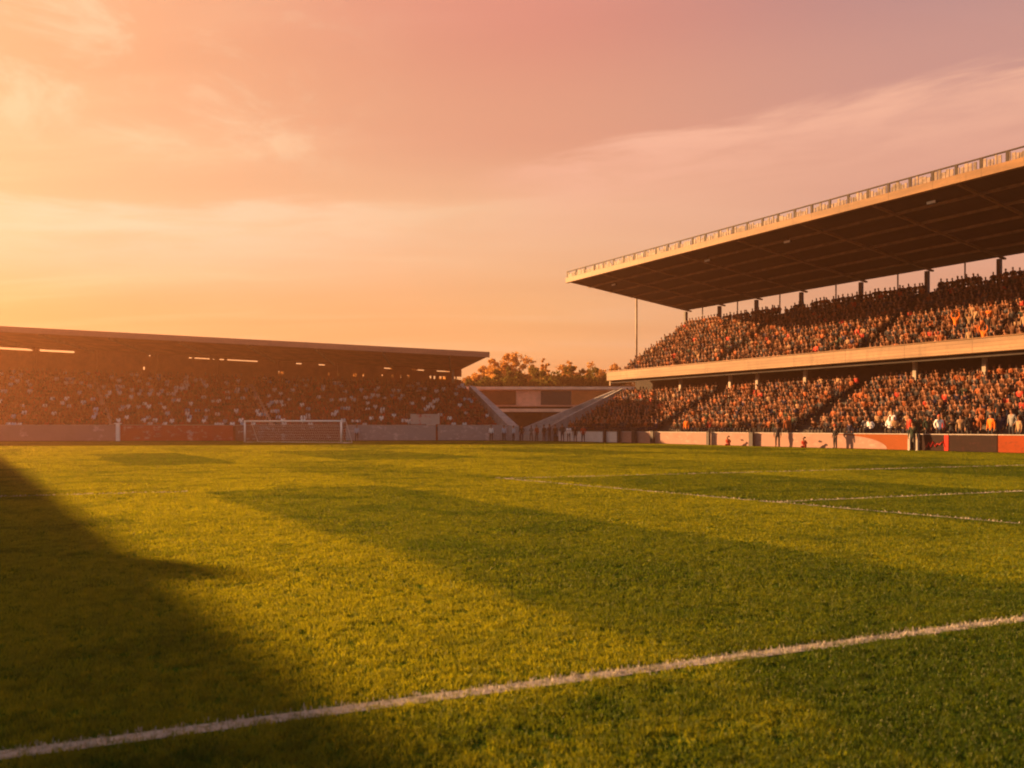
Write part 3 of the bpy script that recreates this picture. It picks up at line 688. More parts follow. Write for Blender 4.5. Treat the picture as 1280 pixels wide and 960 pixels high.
# ------------------------------------------------------------------ the goal
gl, gr = Vector(ground(306, 553.2)), Vector(ground(426.5, 554.2)); gd = gr-gl; gw = gd.length
g = empty('goal', (gl.x, gl.y, 0), math.atan2(gd.y, gd.x), 'white football goal with net in front of the shaded stand', 'goal')
GH = 2.06
MB().tube([(0, 0, 0), (0, 0, GH)], 0.09, 10).build('post', M['goal_white'], g, smooth=True)
MB().tube([(gw, 0, 0), (gw, 0, GH)], 0.09, 10).build('post', M['goal_white'], g, smooth=True)
MB().tube([(-0.09, 0, GH+0.05), (gw+0.09, 0, GH+0.05)], 0.085, 10).build('crossbar', M['goal_white'], g, smooth=True)
mb = MB()
for x in (0.03, gw-0.03): mb.tube([(x, 0.05, GH), (x, 0.9, GH), (x, 2.0, 0.04), (x, 0.05, 0.04)], 0.025, 5)
mb.tube([(0.03, 2.0, 0.04), (gw-0.03, 2.0, 0.04)], 0.025, 5); mb.build('net_frame', M['goal_white'], g)
mb = MB()
for k in range(int(gw/0.24)):
    x = 0.1+k*0.24; mb.tube([(x, 0.08, GH), (x, 0.9, GH-0.02), (x, 2.0, 0.04)], 0.007, 3)
for k in range(9):
    t = k/8; mb.tube([(0.03, 0.9+1.1*t, GH*(1-t)+0.04), (gw-0.03, 0.9+1.1*t, GH*(1-t)+0.04)], 0.007, 3)
mb.build('net', M['net'], g)

# ------------------------------------------------------------------ low building and trees in the corner gap
bw = empty('clubhouse', (0, 0, 0), 0, 'low long flat-roofed building with coloured wall panels in the corner gap', 'building')
YB = 119.0
def bx(px, Y=YB): return (px-640)/F*Y
def bz(py, Y=YB): return CAMH+(HZ-py)*Y/F
MB().box(bx(520), bx(800), YB, YB+8, bz(508), bz(487)).build('wall', M['pink_render'], bw)
MB().box(bx(515), bx(805), YB-0.5, YB+8.3, bz(487)+0.003, bz(483.5)).build('roof', M['cap_stone'], bw)
for a, b, k in ((560, 645, 'brown_render'), (676, 714, 'slate_panel'), (714.5, 760, 'rust_panel')):
    MB().box(bx(a), bx(b), YB-0.12, YB-0.003, bz(506), bz(488.5)).build('wall_panel', M[k], bw)
MB().box(bx(520), bx(800), YB-1.2, YB-0.4, bz(515), bz(511)).build('ledge', M['cap_stone'], bw)
for a in (560, 600, 640, 680, 720, 760):
    MB().box(bx(a)-0.25, bx(a)+0.25, YB-1.0, YB-0.6, 0, bz(515)-0.003).build('pillar', M['dark_concrete'], bw)
MB().box(bx(520), bx(800), YB+2, YB+2.3, 0, bz(508)-0.003).build('recessed_wall', M['dark_concrete'], bw)

def tree(x, y, h, w, mat, label, group, seed, crown0=0.25, nleaf=2600, leaf=0.34, airy=0.0):
    rs = np.random.default_rng(seed); rd = random.Random(seed)
    r = empty('tree', (x, y, 0), 0, label, 'tree', group)
    mb = MB(); th = h*0.62
    mb.tube([(0, 0, -0.1), (0.05, 0.03, th*0.3), (-0.08, 0.05, th*0.7), (0.05, 0, th)], [h*0.022, h*0.017, h*0.012, h*0.006], 8)
    tips = []
    for k in range(11):
        a = rd.uniform(0, 6.283); z0 = th*rd.uniform(0.3, 0.95); z1 = min(h*0.95, z0+h*rd.uniform(0.12, 0.34)); rr = w*rd.uniform(0.25, 0.5)*(1-0.4*z1/h)
        tip = (rr*math.cos(a), rr*math.sin(a), z1); mid = (tip[0]*0.45, tip[1]*0.45, z0+(z1-z0)*0.35)
        mb.tube([(0, 0, z0), mid, tip], [h*0.008, h*0.006, h*0.002], 5); tips.append(tip)
    mb.build('trunk', M['bark'], r, smooth=True)
    cl = []
    zc, rz_, rx_ = h*(crown0+1.0)/2, h*(1.0-crown0)/2, w*0.5
    ncl = 120
    for k in range(ncl):                          # small leaf clumps through an irregular crown, denser at its surface
        d = rs.normal(0, 1, 3); d /= np.linalg.norm(d); q = rs.random()**0.4
        lump = 0.80+0.26*math.sin(3.1*d[0]+seed)*math.cos(2.7*d[1]+seed*0.7)+0.16*math.sin(6*d[2]+5*d[0]+seed)
        c = np.array((d[0]*rx_*q*lump, d[1]*rx_*q*lump, zc+d[2]*rz_*q*min(1.0, lump)))
        if k < len(tips): c = c*0.5+np.array(tips[k])*0.5
        cl.append((c, w*rs.uniform(0.045, 0.11)*(1-airy*0.3)))
    per = nleaf//len(cl); vs = []
    for c, rad in cl:
        p = rs.normal(0, 1, (per, 3)); p = p/np.linalg.norm(p, axis=1)[:, None]*rad*rs.random((per, 1))**0.33*1.15; p[:, 2] *= 0.8
        vs.append(c+p)
    P = np.concatenate(vs); n = len(P)
    a1 = rs.normal(0, 1, (n, 3)); a1 /= np.linalg.norm(a1, axis=1)[:, None]
    a2 = np.cross(a1, rs.normal(0, 1, (n, 3))); a2 /= np.linalg.norm(a2, axis=1)[:, None]
    s = leaf*rs.uniform(0.5, 1.2, (n, 1))
    V = np.stack([P-a1*s, P+a2*s*0.5, P+a1*s, P-a2*s*0.5], 1).reshape(-1, 3)
    me = npmesh('crown', V, np.arange(4*n).reshape(n, 4), mat); me.polygons.foreach_set('use_smooth', np.zeros(n, bool))
    o = bpy.data.objects.new('crown', me); C.objects.link(o); o.parent = r; return r
TG = 'trees behind the corner building'
def tx(px, Y): return (px-640)/F*Y
TO = [(637, 150, 433, 11.5, 'broad round autumn tree, tallest above the corner building', 3200, 0.2), (600, 152, 452, 8.5, 'lower golden tree half behind the brown roof end', 2600, 0.3),
      (682, 158, 441, 3.6, 'slender autumn sapling top rising beside the broad round tree', 900, 0.4), (713, 156, 445, 4.2, 'slim autumn tree top between sapling and tier end', 1000, 0.4), (663, 160, 452, 9, 'autumn tree filling the dip beside the slender sapling', 2400, 0.1),
      (697, 162, 454, 9, 'autumn tree behind the slim tree top', 2400, 0.1), (740, 158, 453, 9, 'autumn tree touching the cream tier end', 2400, 0.1), (768, 160, 449, 9, 'autumn tree partly hidden behind the upper crowd', 2400, 0.1),
      (560, 156, 456, 9, 'autumn tree seen through the rear openings of the brown stand', 2000, 0.2)]
for k, (px, lab) in enumerate(((352, 'autumn tree glimpsed through the rear opening above the aisle'), (415, 'autumn tree glimpsed above the goal'), (447, 'autumn tree glimpsed right of the goal post'), (487, 'autumn tree glimpsed through the middle rear openings'), (522, 'autumn tree glimpsed behind the banner end of the stand'))):
    TO.append((px, 136+k, 449+k*1.0, 7.5, lab, 1500, 0.1))
for i, (px, Y, py, w, lab, nl, airy) in enumerate(TO):
    tree(tx(px, Y), Y, CAMH+(HZ-py)*Y/F, w, M['leaf_orange'], lab, TG, 40+i, 0.22, int(nl*3.2), 0.30, airy)
TGN = [(592, 463, 'low green tree beside the rear post of the brown stand'), (618, 461, 'low green tree below the golden tree'), (645, 459, 'low green tree below the broad autumn tree'),
       (676, 455, 'dark green tree in the middle of the corner gap'), (706, 458, 'green tree below the slim autumn tree'), (730, 454, 'dark green tree next to the cream tier end'), (755, 452, 'green tree half hidden by the cream tier end')]
for i, (px, py, lab) in enumerate(TGN):
    Y = 134+2.0*(i % 2); tree(tx(px, Y), Y, CAMH+(HZ-py)*Y/F, 8.2, M['leaf_green'], lab, TG, 70+i, 0.10, 9000, 0.34)

# ------------------------------------------------------------------ off-frame side stand whose roof shades the near grass
SQ, SP = Vector((-0.561, 0.828)), Vector((0.828, 0.561))      # along the side stand, across the pitch
sb = SP*(-19.75)+SQ*34
ss = empty('grandstand', (sb.x, sb.y, 0), math.atan2(SQ.y, SQ.x), 'covered side stand out of the frame that shades the near grass', 'grandstand')
# local +Y = -u (into this stand), local +X = +v
LS = 64.0
steps = [(0.5, 0.8)]
for i in range(13): steps += [(1.5+0.8*i, 1.1+0.4*i), (2.3+0.8*i, 1.1+0.4*i)]
MB().prism([(0.5, 0), (steps[-1][0], 0)]+list(reversed(steps)), 0, LS).build('terrace', M['concrete'], ss)
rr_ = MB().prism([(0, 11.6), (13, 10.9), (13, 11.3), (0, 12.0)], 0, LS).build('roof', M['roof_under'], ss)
MB().box(0, LS, -0.25, -0.003, 11.5, 12.05).build('fascia', M['fascia_cream'], rr_)
MB().box(0, LS, 12.2, 12.5, 0, 10.95).build('rear_wall', M['dark_concrete'], ss)
for k in range(9): MB().box(0.2+7.9*k, 0.5+7.9*k, 11.8, 12.1, 5.0, 10.98).build('column', M['dark_column'], ss)
MB().box(14.7, 15.5, -0.2, 2.0, 12.053, 12.45).build('shadow_block', M['dark_paint'], rr_)  # unseen block added on the roof edge to cast a tongue of shadow

# ------------------------------------------------------------------ spectators
def right_rows():
    out = []
    for i in range(NLOW): out.append(('lower', i, 51+low_row(i)[0]+0.42, low_row(i)[1], low_row(i)[1]))
    for i in range(NUP): out.append(('upper', i, 51+up_row(i)[0]+0.42, up_row(i)[1], up_row(i)[1]))
    return out
ORD = 'first second third fourth fifth sixth seventh eighth ninth tenth eleventh twelfth thirteenth fourteenth fifteenth sixteenth seventeenth eighteenth nineteenth twentieth'.split()
TENS = {2: 'twenty', 3: 'thirty', 4: 'forty', 5: 'fifty'}
def ordinal(n):
    if n <= 20: return ORD[n-1]
    return TENS[n//10]+('-'+ORD[n % 10-1] if n % 10 else 'th') if n % 10 else {30: 'thirtieth', 40: 'fortieth', 50: 'fiftieth'}[n]
random.seed(5)
RIGHT_TOPS = ['black']*11+['charcoal']*6+['dark green']+['brown']*10+['navy']+['rust']*5+['red']+['tan']+['brown']*3
LEFT_TOPS = ['maroon']*17+['black']*2+['brown']*3+['white']*4+['pale blue']+['red']*2
seats = []
for tier, i, u, z, _ in right_rows():
    vlo = 17.5
    v = 73.6; k = 0
    while v > vlo:
        v -= random.uniform(0.45, 0.56)
        if any(abs(v-(74-ax)) < (0.85 if tier == 'lower' else 0.6) for ax in AISLES): continue
        if tier == 'lower' and i < 2 and v_at(1185, 53) > v > v_at(1300, 53) : 
            if random.random() < 0.75: continue
        if random.random() < 0.06: continue
        top = random.choice(RIGHT_TOPS)
        if tier == 'lower' and i < 2 and v_at(1080, 53) > v > v_at(1135, 53): top = random.choice(['white', 'tan', 'tan', 'grey'])
        pose = random.choices(['sit_lap', 'sit_lean', 'sit_clap', 'sit_cheer'], [6, 3, 2, 0.35 if i < 9 else 0])[0]
        if tier == 'upper' and i < 6 and v < v_at(1185, 62) and random.random() < 0.3: pose = random.choice(['stand', 'stand_cheer', 'stand_pocket']); top = random.choice(['rust', 'orange', 'tan', 'black', 'brown'])
        x, y = uv(u+random.uniform(-0.06, 0.06), v)
        seats.append(dict(tier=tier, row=i, v=v, x=x, y=y, z=z, top=top, pose=pose, rz=AR+random.uniform(-0.25, 0.25), sc=random.uniform(0.93, 1.06), d=math.hypot(x, y), side='R'))
nrm = Vector((-E1.y, E1.x))
AISLE_L = [pline(340, 8), pline(130, 8)]
for i in range(NL):
    yl, z = l_row(i); t = xe(yl)-0.35
    while t > -LL+6:
        t -= random.uniform(0.50, 0.66)
        p = root+E1*t+nrm*(yl+0.45)
        px = 640+F*p.x/p.y
        if abs(px-(312+(15-i)*2.0)) < 5.5 or abs(px-(118+(15-i)*1.6)) < 4.0: continue
        if random.random() < 0.10: continue
        pose = random.choices(['sit_lap', 'sit_lean', 'sit_clap'], [6, 3, 2])[0]
        z = l_row(i, t)[1]
        seats.append(dict(tier='left', row=i, x=p.x, y=p.y, z=z, top=random.choice(LEFT_TOPS), pose=pose, rz=ALH+random.uniform(-0.3, 0.3), sc=random.uniform(0.92, 1.06), d=1e6+p.length, side='L', v=0))
# the aisle seat counts give each near spectator a label of its own
MAXN = 262
vis = [s for s in seats if s['side'] == 'R' and 640+F*s['x']/s['y'] < 1283]
vis.sort(key=lambda s: s['d']); near = vis[:MAXN]; nid = {id(s) for s in near}
TR = [(0.03, 0.03, 0.04), (0.02, 0.025, 0.05), (0.07, 0.06, 0.05)]
POSEW = {'sit_lap': 'seated', 'sit_lean': 'leaning', 'sit_clap': 'clapping', 'sit_cheer': 'arm-raised', 'stand': 'standing', 'stand_cheer': 'cheering', 'stand_pocket': 'standing'}
rows = {}
for s in seats:
    if s['side'] == 'R': rows.setdefault((s['tier'], s['row'], s['v'] < 41.9), []).append(s)
for key, q in rows.items():
    q.sort(key=lambda s: abs(s['v']-41.9))
    for n_, s in enumerate(q): s['n'] = n_+1; s['past'] = 'nearer side of' if key[2] else 'beyond'
first = {}
for s in near:
    me = person_mesh(s['pose'], s['top'], random.choice((0, 0, 1, 1, 2, 3)), random.randrange(4), random.choice(TR))
    dz = 0.0 if s['pose'].startswith('stand') else -0.02
    lab = f"{POSEW[s['pose']]} fan in {s['top']}, {s['tier']} tier {ordinal(s['row']+1)} row, {ordinal(s['n'])} seat {s['past']} stair aisle"
    if me.name not in first:
        o = first[me.name] = place_person(me, s['x'], s['y'], s['z']+dz, s['rz'], s['sc'], lab, 'spectators nearest in the two-tier stand')
    else:
        o = first[me.name].copy(); C.objects.link(o); o.location = (s['x'], s['y'], s['z']+dz); o.rotation_euler = (0, 0, s['rz']); o.scale = (s['sc'],)*3; o['label'] = lab
# everyone farther away: one mass
Vs, Fs, Cs = [], [], []; off = 0
for s in seats:
    if id(s) in nid: continue
    V, T, reg = proto(s['pose'], False, 1)
    a, sc = s['rz'], s['sc']; ca, sa = math.cos(a), math.sin(a)
    P = np.stack([(V[:, 0]*ca-V[:, 1]*sa)*sc+s['x'], (V[:, 0]*sa+V[:, 1]*ca)*sc+s['y'], V[:, 2]*sc+s['z']-0.02], 1)
    Vs.append(P); Fs.append(T+off); off += len(V)
    top = np.array(TOPS[s['top']])*random.uniform(0.7, 1.3)
    skin = random.choice(SKIN[:3]) if s['side'] == 'R' or random.random() < 0.25 else SKIN[random.choice((2, 3, 3))]
    Cs.append(colours(V, reg, top, random.choice(TR), skin, random.choice(HAIR), 0.50 if s['pose'].startswith('sit') else 0.93))
me = npmesh('crowd', np.concatenate(Vs), np.concatenate(Fs), M['people'], np.clip(np.concatenate(Cs), 0, 0.9))
crowd = bpy.data.objects.new('crowd', me); C.objects.link(crowd)
tag(crowd, 'dense seated crowd filling the rest of both grandstands', 'crowd', kind='stuff')
print('crowd', len(seats)-len(near), 'verts', off)

# figures on their feet by the boards
def stand_at(px, u, z, pose, top, label, group, sc=1.0, turn=0.0, trouser=(0.03, 0.03, 0.035), skin=0, hair=0, cap=None):
    x, y = uv(u, v_at(px, u)); me = person_mesh(pose, top, skin, hair, trouser, True)
    o = place_person(me, x, y, z, AR+turn, sc, label, group); add_hair(o, pose, hair, cap); return o
GP = 'people standing by the touchline boards'
PITCH = [(972, 50.5, 'stand', 'charcoal', 'steward in charcoal coat standing alone before the pale boards', 1.03, 0.4, None), (1044, 50.5, 'stand_pocket', 'black', 'person in black jacket and red cap where pale meets orange board', 0.96, -0.3, (0.5, 0.07, 0.03)),
         (1141, 50.55, 'stand', 'dark green', 'person in dark green coat standing between the pale gate posts', 1.05, 0.2, None)]
for px, u, pose, top, lab, sc, tn, cap in PITCH: stand_at(px, u, 0.0, pose, top, lab, GP, sc, tn, hair=px % 3, cap=cap)
for px, lab in ((1006, 'small person in red crouched before the pale board beside the steward'), (911, 'small person in red crouched before the pale boards farther up the touchline')):
    stand_at(px, 50.45, -0.27, 'sit_lean', 'red', lab, GP, 0.80, 0.3, (0.25, 0.03, 0.02))
BACK = [(1239, 51.75, 0.55, 'stand', 'orange', 'person in bright orange jacket standing behind the dark board', 1.02, 0.1, None), (1250, 52.0, 0.55, 'stand_pocket', 'navy', 'person in navy coat beside the bright orange jacket', 1.02, 0.5, None),
        (1190, 51.8, 0.55, 'stand_fold', 'black', 'broad person in black with folded arms behind the dark board', 1.0, -0.3, None), (1213, 51.9, 0.55, 'stand', 'black', 'tall person in black between folded-arms person and orange jacket', 1.08, 0.3, None),
        (1174, 51.8, 0.55, 'stand_pocket', 'white', 'person in white jacket standing behind the red scribble board', 1.0, 0.2, (0.5, 0.08, 0.05)), (1179, 52.1, 0.55, 'stand', 'red', 'person in red top beside the white jacket', 0.98, -0.4, None),
        (1201, 52.3, 0.55, 'stand', 'tan', 'person in tan coat behind the folded-arms person', 1.0, 0.2, None), (1265, 51.9, 0.75, 'stand_pocket', 'grey', 'person in grey coat standing high near the frame edge', 1.06, 0.2, None),
        (1274, 51.7, 0.55, 'stand', 'tan', 'short person in tan top at the frame edge', 0.93, -0.2, None), (1222, 52.5, 0.6, 'stand', 'rust', 'person in rust top behind the tall person in black', 1.0, 0.0, None),
        (1137, 51.8, 0.55, 'stand', 'red', 'person in red jacket behind the gate post', 1.02, 0.2, None), (1147, 52.2, 0.55, 'stand_fold', 'dark green', 'person in dark green coat behind the gate', 1.05, -0.2, None),
        (1160, 52.0, 0.55, 'stand_pocket', 'dark green', 'person in dark green coat behind the scribbled board', 0.98, 0.3, None), (1249, 54.0, 1.38, 'stand_wide', 'black', 'large person in black standing in the third row above orange jacket', 1.14, 0.0, (0.02, 0.02, 0.02)),
        (1239, 53.4, 0.95, 'stand', 'charcoal', 'person in charcoal standing behind the orange jacket', 1.06, 0.2, None), (1062, 51.9, 0.55, 'stand', 'navy', 'person in navy bending behind the pale board end', 0.8, 0.4, None),
        (858, 51.7, 0.55, 'stand', 'orange', 'person in orange standing at the foot of the farther aisle', 1.02, 0.2, None), (984, 51.8, 0.55, 'stand', 'rust', 'person in rust top standing at the foot of the near aisle', 1.0, 0.2, None), (1140, 53.0, 0.95, 'stand', 'black', 'person in black standing above the gate', 1.0, 0.0, None)]
for i, (px, u, z, pose, top, lab, sc, tn, cap) in enumerate(BACK): stand_at(px, u, z, pose, top, lab, 'people standing behind the boards', sc, tn+random.uniform(-0.9, 0.9), hair=i % 3, skin=i % 3, cap=cap)
CORNER = [(642, 91, 'pale blue', 'person in pale blue jacket at the foot of the grey parapet'), (652, 90, 'black', 'person in black near the corner, close by pale blue jacket'), (664, 89, 'grey', 'person in grey coat in front of the grey end stair'),
          (671, 88, 'maroon', 'person in maroon before the end stair'), (680, 87.5, 'black', 'tall person in black before the end stair'), (687, 87, 'navy', 'person in navy at the end of the cool boards'),
          (694, 86, 'brown', 'person in brown before the shaded cool boards'), (703, 85.2, 'charcoal', 'person in charcoal before the shaded cool boards'), (711, 84.2, 'white', 'person in white before the shaded cool boards'), (719, 83.2, 'black', 'person in black before the shaded cool boards'), (729, 82.2, 'red', 'person in red before the shaded cool boards')]
for i, (px, Y, top, lab) in enumerate(CORNER):
    me = person_mesh(['stand', 'stand_pocket', 'stand_fold'][i % 3], top, i % 3, i % 4, TR[i % 3], True)
    o = place_person(me, (px-640)/F*Y, Y, 0, -0.5+random.uniform(-0.6, 0.6), random.uniform(0.92, 1.05), lab, 'people at the corner of the pitch'); add_hair(o, 'stand', i % 4)
for px, lab, top in ((446, 'person in pale blue standing before the slate board beside the goal', 'pale blue'), (630, 'person in pale blue before the slate board at the corner end', 'pale blue'), (614, 'person in white before the slate board at the corner end', 'white')):
    p = pline(px, -0.5); me = person_mesh('stand', top, 0, 1, TR[0], True); o = place_person(me, p.x, p.y, 0, ALH, 0.95, lab, 'people before the shaded stand'); add_hair(o, 'stand', 1)

# ------------------------------------------------------------------ air
hz = MB().box(-345, 345, -140, 340, -1.03, 26).build('haze', None or M['net']); tag(hz, kind='stuff')
hm, nt = newmat('haze_air'); o_ = N(nt, 'ShaderNodeOutputMaterial'); pv = N(nt, 'ShaderNodeVolumePrincipled')
pv.inputs['Color'].default_value = (1.0, 0.48, 0.25, 1); pv.inputs['Density'].default_value = 0.0008; pv.inputs['Anisotropy'].default_value = 0.62
L(nt, pv.outputs[0], o_.inputs['Volume']); hz.data.materials.clear(); hz.data.materials.append(hm)

# ------------------------------------------------------------------ sky and sun
EXPO = 2.0
wd = bpy.data.worlds.new('World'); S.world = wd; wd.use_nodes = True; nt = wd.node_tree; nt.nodes.clear()
out = N(nt, 'ShaderNodeOutputWorld'); bg = N(nt, 'ShaderNodeBackground', Strength=0.1)
sky = N(nt, 'ShaderNodeTexSky'); sky.sky_type = 'NISHITA'; sky.sun_disc = False; sky.sun_elevation = R(SUN_EL); sky.sun_rotation = R(-SUN_TH); sky.air_density = 2.5; sky.dust_density = 6; sky.ozone_density = 1
tc = N(nt, 'ShaderNodeTexCoord').outputs['Generated']
sp = N(nt, 'ShaderNodeSeparateXYZ'); L(nt, tc, sp.inputs[0]); dx, dy, dz = sp.outputs
az = mth(nt, 'ARCTAN2', dx, dy)                                   # radians, + to the right of north
el = mth(nt, 'ARCSINE', mth(nt, 'MINIMUM', mth(nt, 'MAXIMUM', dz, -1.0), 1.0))
def srgb(r, g, b):
    f = lambda c: (c/255/12.92) if c/255 <= 0.04045 else ((c/255+0.055)/1.055)**2.4
    return (f(r), f(g), f(b))
def ramp(val, stops):
    n = nt.nodes.new('ShaderNodeValToRGB'); n.color_ramp.interpolation = 'EASE'
    L(nt, val, n.inputs[0]); e = n.color_ramp.elements
    while len(e) < len(stops): e.new(0.5)
    for k, (p, c) in zip(e, stops): k.position = p; k.color = (*srgb(*c), 1)
    return n.outputs[0]
elw = mth(nt, 'DIVIDE', mth(nt, 'MAXIMUM', el, 0.0), R(40))        # 0..1 over 40 degrees
ra = ramp(elw, [(0.0, (228, 160, 98)), (0.15, (232, 172, 116)), (0.28, (234, 182, 138)), (0.42, (237, 182, 138)), (0.60, (238, 172, 128)), (1.0, (205, 135, 115))])
rm = ramp(elw, [(0.0, (238, 166, 104)), (0.15, (238, 172, 116)), (0.36, (235, 176, 138)), (0.50, (229, 158, 130)), (0.69, (224, 142, 124)), (1.0, (180, 122, 124))])
rb = ramp(elw, [(0.0, (228, 160, 118)), (0.2, (226, 160, 130)), (0.40, (221, 157, 139)), (0.54, (206, 150, 140)), (0.69, (184, 138, 138)), (1.0, (140, 118, 132))])
c1 = mixc(nt, smooth(nt, az, R(-36), R(4)), ra, rm); c1 = mixc(nt, smooth(nt, az, R(-2), R(34)), c1, rb)
# cool dusk away from the sun and overhead, so the shade stays dim
away = smooth(nt, az, R(40), R(110)); behind = smooth(nt, dy, 0.25, -0.5)
aw = mth(nt, 'MAXIMUM', away, behind)
c1 = mixc(nt, mth(nt, 'MULTIPLY', aw, 0.85), c1, srgb(126, 140, 154))
# wind-drawn cirrus on a high sheet: streaks that widen overhead
inv = mth(nt, 'DIVIDE', 1.0, mth(nt, 'ADD', mth(nt, 'MAXIMUM', dz, 0.0), 0.12))
cv = N(nt, 'ShaderNodeCombineXYZ'); L(nt, mth(nt, 'MULTIPLY', dx, inv), cv.inputs[0]); L(nt, mth(nt, 'MULTIPLY', dy, inv), cv.inputs[1])
mp = N(nt, 'ShaderNodeMapping'); mp.inputs['Rotation'].default_value = (0, 0, R(-5)); mp.inputs['Scale'].default_value = (0.42, 1.9, 1); mp.inputs['Location'].default_value = (2.3, 0.7, 0); L(nt, cv.outputs[0], mp.inputs[0])
w = N(nt, 'ShaderNodeTexNoise', Scale=1.0, Detail=3); L(nt, mp.outputs[0], w.inputs['Vector'])
wv = N(nt, 'ShaderNodeVectorMath'); wv.operation = 'MULTIPLY_ADD'; L(nt, w.outputs['Color'], wv.inputs[0]); wv.inputs[1].default_value = (0.7, 0.7, 0); L(nt, mp.outputs[0], wv.inputs[2])
s1 = N(nt, 'ShaderNodeTexNoise', Scale=1.5, Detail=8, Roughness=0.58); L(nt, wv.outputs[0], s1.inputs['Vector'])
s2 = N(nt, 'ShaderNodeTexNoise', Scale=0.75, Detail=5, Roughness=0.5); L(nt, wv.outputs[0], s2.inputs['Vector'])
lite = mth(nt, 'MULTIPLY', smooth(nt, s1.outputs[0], 0.46, 0.74), smooth(nt, s2.outputs[0], 0.38, 0.62))
leftness = smooth(nt, az, R(30), R(-25), 0.12, 0.25)
c2 = mixc(nt, mth(nt, 'MULTIPLY', lite, leftness), c1, mixc(nt, smooth(nt, az, R(-25), R(30)), srgb(255, 224, 172), srgb(240, 176, 150)))
dark = smooth(nt, s2.outputs[0], 0.58, 0.36, 0, 0.30)
c2 = mixc(nt, dark, c2, mixc(nt, 1.0, c2, (0.80, 0.70, 0.66), 'MULTIPLY'))
# sheets of lit cloud with ragged upper edges: one climbing to the right, one lying low across the sunny side
sv = N(nt, 'ShaderNodeCombineXYZ'); L(nt, mth(nt, 'MULTIPLY', az, 2.2), sv.inputs[0]); L(nt, mth(nt, 'MULTIPLY', mth(nt, 'SUBTRACT', el, mth(nt, 'MULTIPLY', az, 0.06)), 15.0), sv.inputs[1])
st1 = N(nt, 'ShaderNodeTexNoise', Scale=2.4, Detail=9, Roughness=0.62, Distortion=0.35); L(nt, sv.outputs[0], st1.inputs['Vector'])
sv2 = N(nt, 'ShaderNodeCombineXYZ'); L(nt, mth(nt, 'MULTIPLY', az, 5.0), sv2.inputs[0]); L(nt, mth(nt, 'MULTIPLY', el, 10.0), sv2.inputs[1]); sv2.inputs[2].default_value = 3.7
st2 = N(nt, 'ShaderNodeTexNoise', Scale=1.5, Detail=10, Roughness=0.66, Distortion=0.5); L(nt, sv2.outputs[0], st2.inputs['Vector'])
rag = mth(nt, 'MULTIPLY', mth(nt, 'SUBTRACT', st1.outputs[0], 0.5), R(3.4))
body = smooth(nt, st1.outputs[0], 0.30, 0.66, 0.35, 1.0)
edge = mth(nt, 'ADD', mth(nt, 'ADD', mth(nt, 'MULTIPLY', az, 0.17), R(17.9)), mth(nt, 'MULTIPLY', mth(nt, 'MULTIPLY', az, az), -0.15))
dd = mth(nt, 'SUBTRACT', mth(nt, 'ADD', edge, rag), el)
sf = mth(nt, 'MULTIPLY', mth(nt, 'MULTIPLY', smooth(nt, dd, R(-0.5), R(0.9)), smooth(nt, dd, R(0.6), R(7.5), 1, 0)), mth(nt, 'MULTIPLY', smooth(nt, az, R(-5), R(6)), body))
c2 = mixc(nt, mth(nt, 'MULTIPLY', sf, 0.95), c2, srgb(246, 178, 150))
edge = mth(nt, 'ADD', mth(nt, 'MULTIPLY', az, 0.07), R(15.7)); dd = mth(nt, 'SUBTRACT', mth(nt, 'ADD', edge, rag), el)
sf = mth(nt, 'MULTIPLY', mth(nt, 'MULTIPLY', smooth(nt, dd, R(-0.4), R(0.8)), smooth(nt, dd, R(1.0), R(6.5), 1, 0)), mth(nt, 'MULTIPLY', smooth(nt, az, R(8), R(-12)), body))
c2 = mixc(nt, mth(nt, 'MULTIPLY', sf, 0.7), c2, mixc(nt, smooth(nt, az, R(-30), R(0)), srgb(244, 214, 182), srgb(240, 196, 158)))
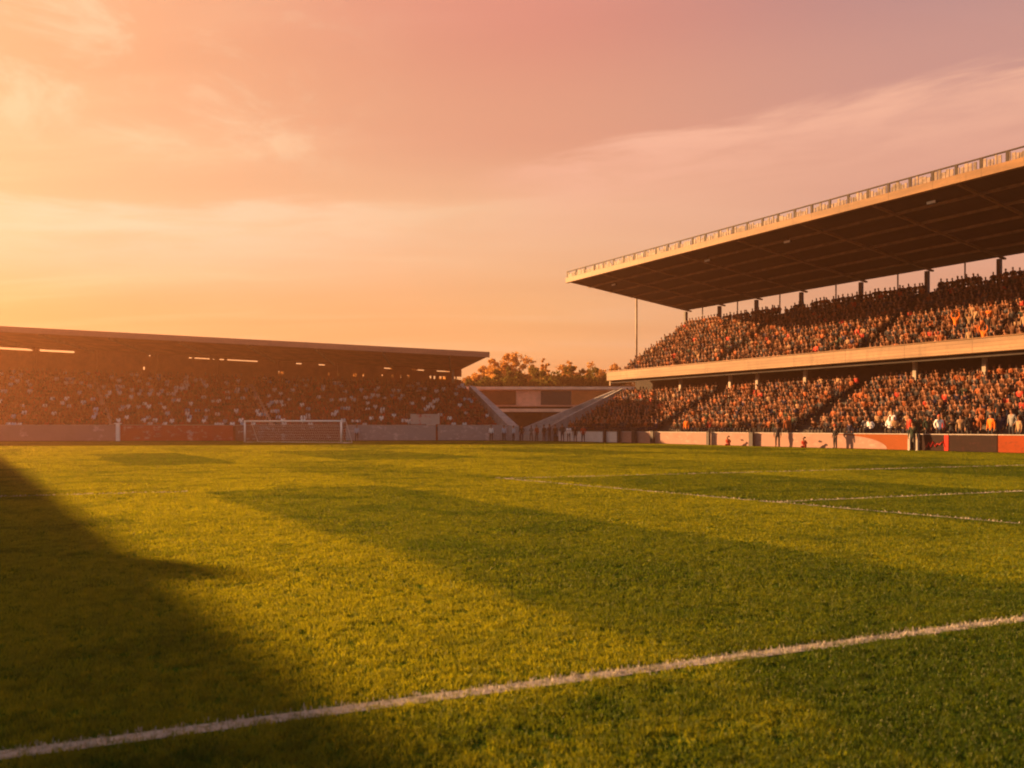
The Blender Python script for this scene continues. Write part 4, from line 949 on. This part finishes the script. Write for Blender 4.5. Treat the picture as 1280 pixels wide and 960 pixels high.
pf = mth(nt, 'MULTIPLY', mth(nt, 'MULTIPLY', smooth(nt, st2.outputs[0], 0.44, 0.68), smooth(nt, el, R(15.5), R(18.5))), smooth(nt, az, R(-6), R(-20)))
c2 = mixc(nt, mth(nt, 'MULTIPLY', pf, 0.55), c2, srgb(246, 208, 168))
scale = 1/(2**EXPO*0.1)
c3 = mixc(nt, 1.0, c2, (scale*0.99, scale*1.09, scale*1.12), 'MULTIPLY')
below = smooth(nt, el, R(-6), R(0))
c3 = mixc(nt, below, (0.15*scale*0.3, 0.1*scale*0.3, 0.06*scale*0.3), c3)
nsk = mixc(nt, 1.0, sky.outputs[0], (1.0, 0.62, 0.40), 'MULTIPLY')
c4 = mixc(nt, 0.03, c3, nsk)
L(nt, c4, bg.inputs[0]); L(nt, bg.outputs[0], out.inputs[0])

sl = bpy.data.lights.new('sun', 'SUN'); sl.energy = 5.0; sl.angle = R(0.45); sl.color = (1.0, 0.52, 0.20)
so = bpy.data.objects.new('sun', sl); C.objects.link(so)
t = Vector((math.sin(R(SUN_TH))*math.cos(R(SUN_EL)), -math.cos(R(SUN_TH))*math.cos(R(SUN_EL)), -math.sin(R(SUN_EL))))
so.rotation_euler = t.to_track_quat('-Z', 'Y').to_euler(); so.location = (-60, 30, 60)

# ------------------------------------------------------------------ camera
cam = bpy.data.cameras.new('camera'); cam.sensor_width = 36; cam.lens = F/1280*36; cam.shift_y = (HZ-480)/1280; cam.clip_end = 2000
cam.dof.use_dof = True; cam.dof.focus_distance = 55; cam.dof.aperture_fstop = 2.4
co = bpy.data.objects.new('camera', cam); co.location = (0, 0, CAMH); co.rotation_euler = (R(90), 0, 0); C.objects.link(co); S.camera = co

S.view_settings.view_transform = 'Standard'; S.view_settings.look = 'None'; S.view_settings.exposure = EXPO; S.view_settings.gamma = 1
S.render.engine = 'CYCLES'; S.cycles.use_denoising = True; S.cycles.max_bounces = 6; S.cycles.diffuse_bounces = 3; S.cycles.transmission_bounces = 4; S.cycles.volume_bounces = 0
S.cycles.filter_width = 2.0; S.cycles.use_adaptive_sampling = True; S.cycles.adaptive_threshold = 0.02
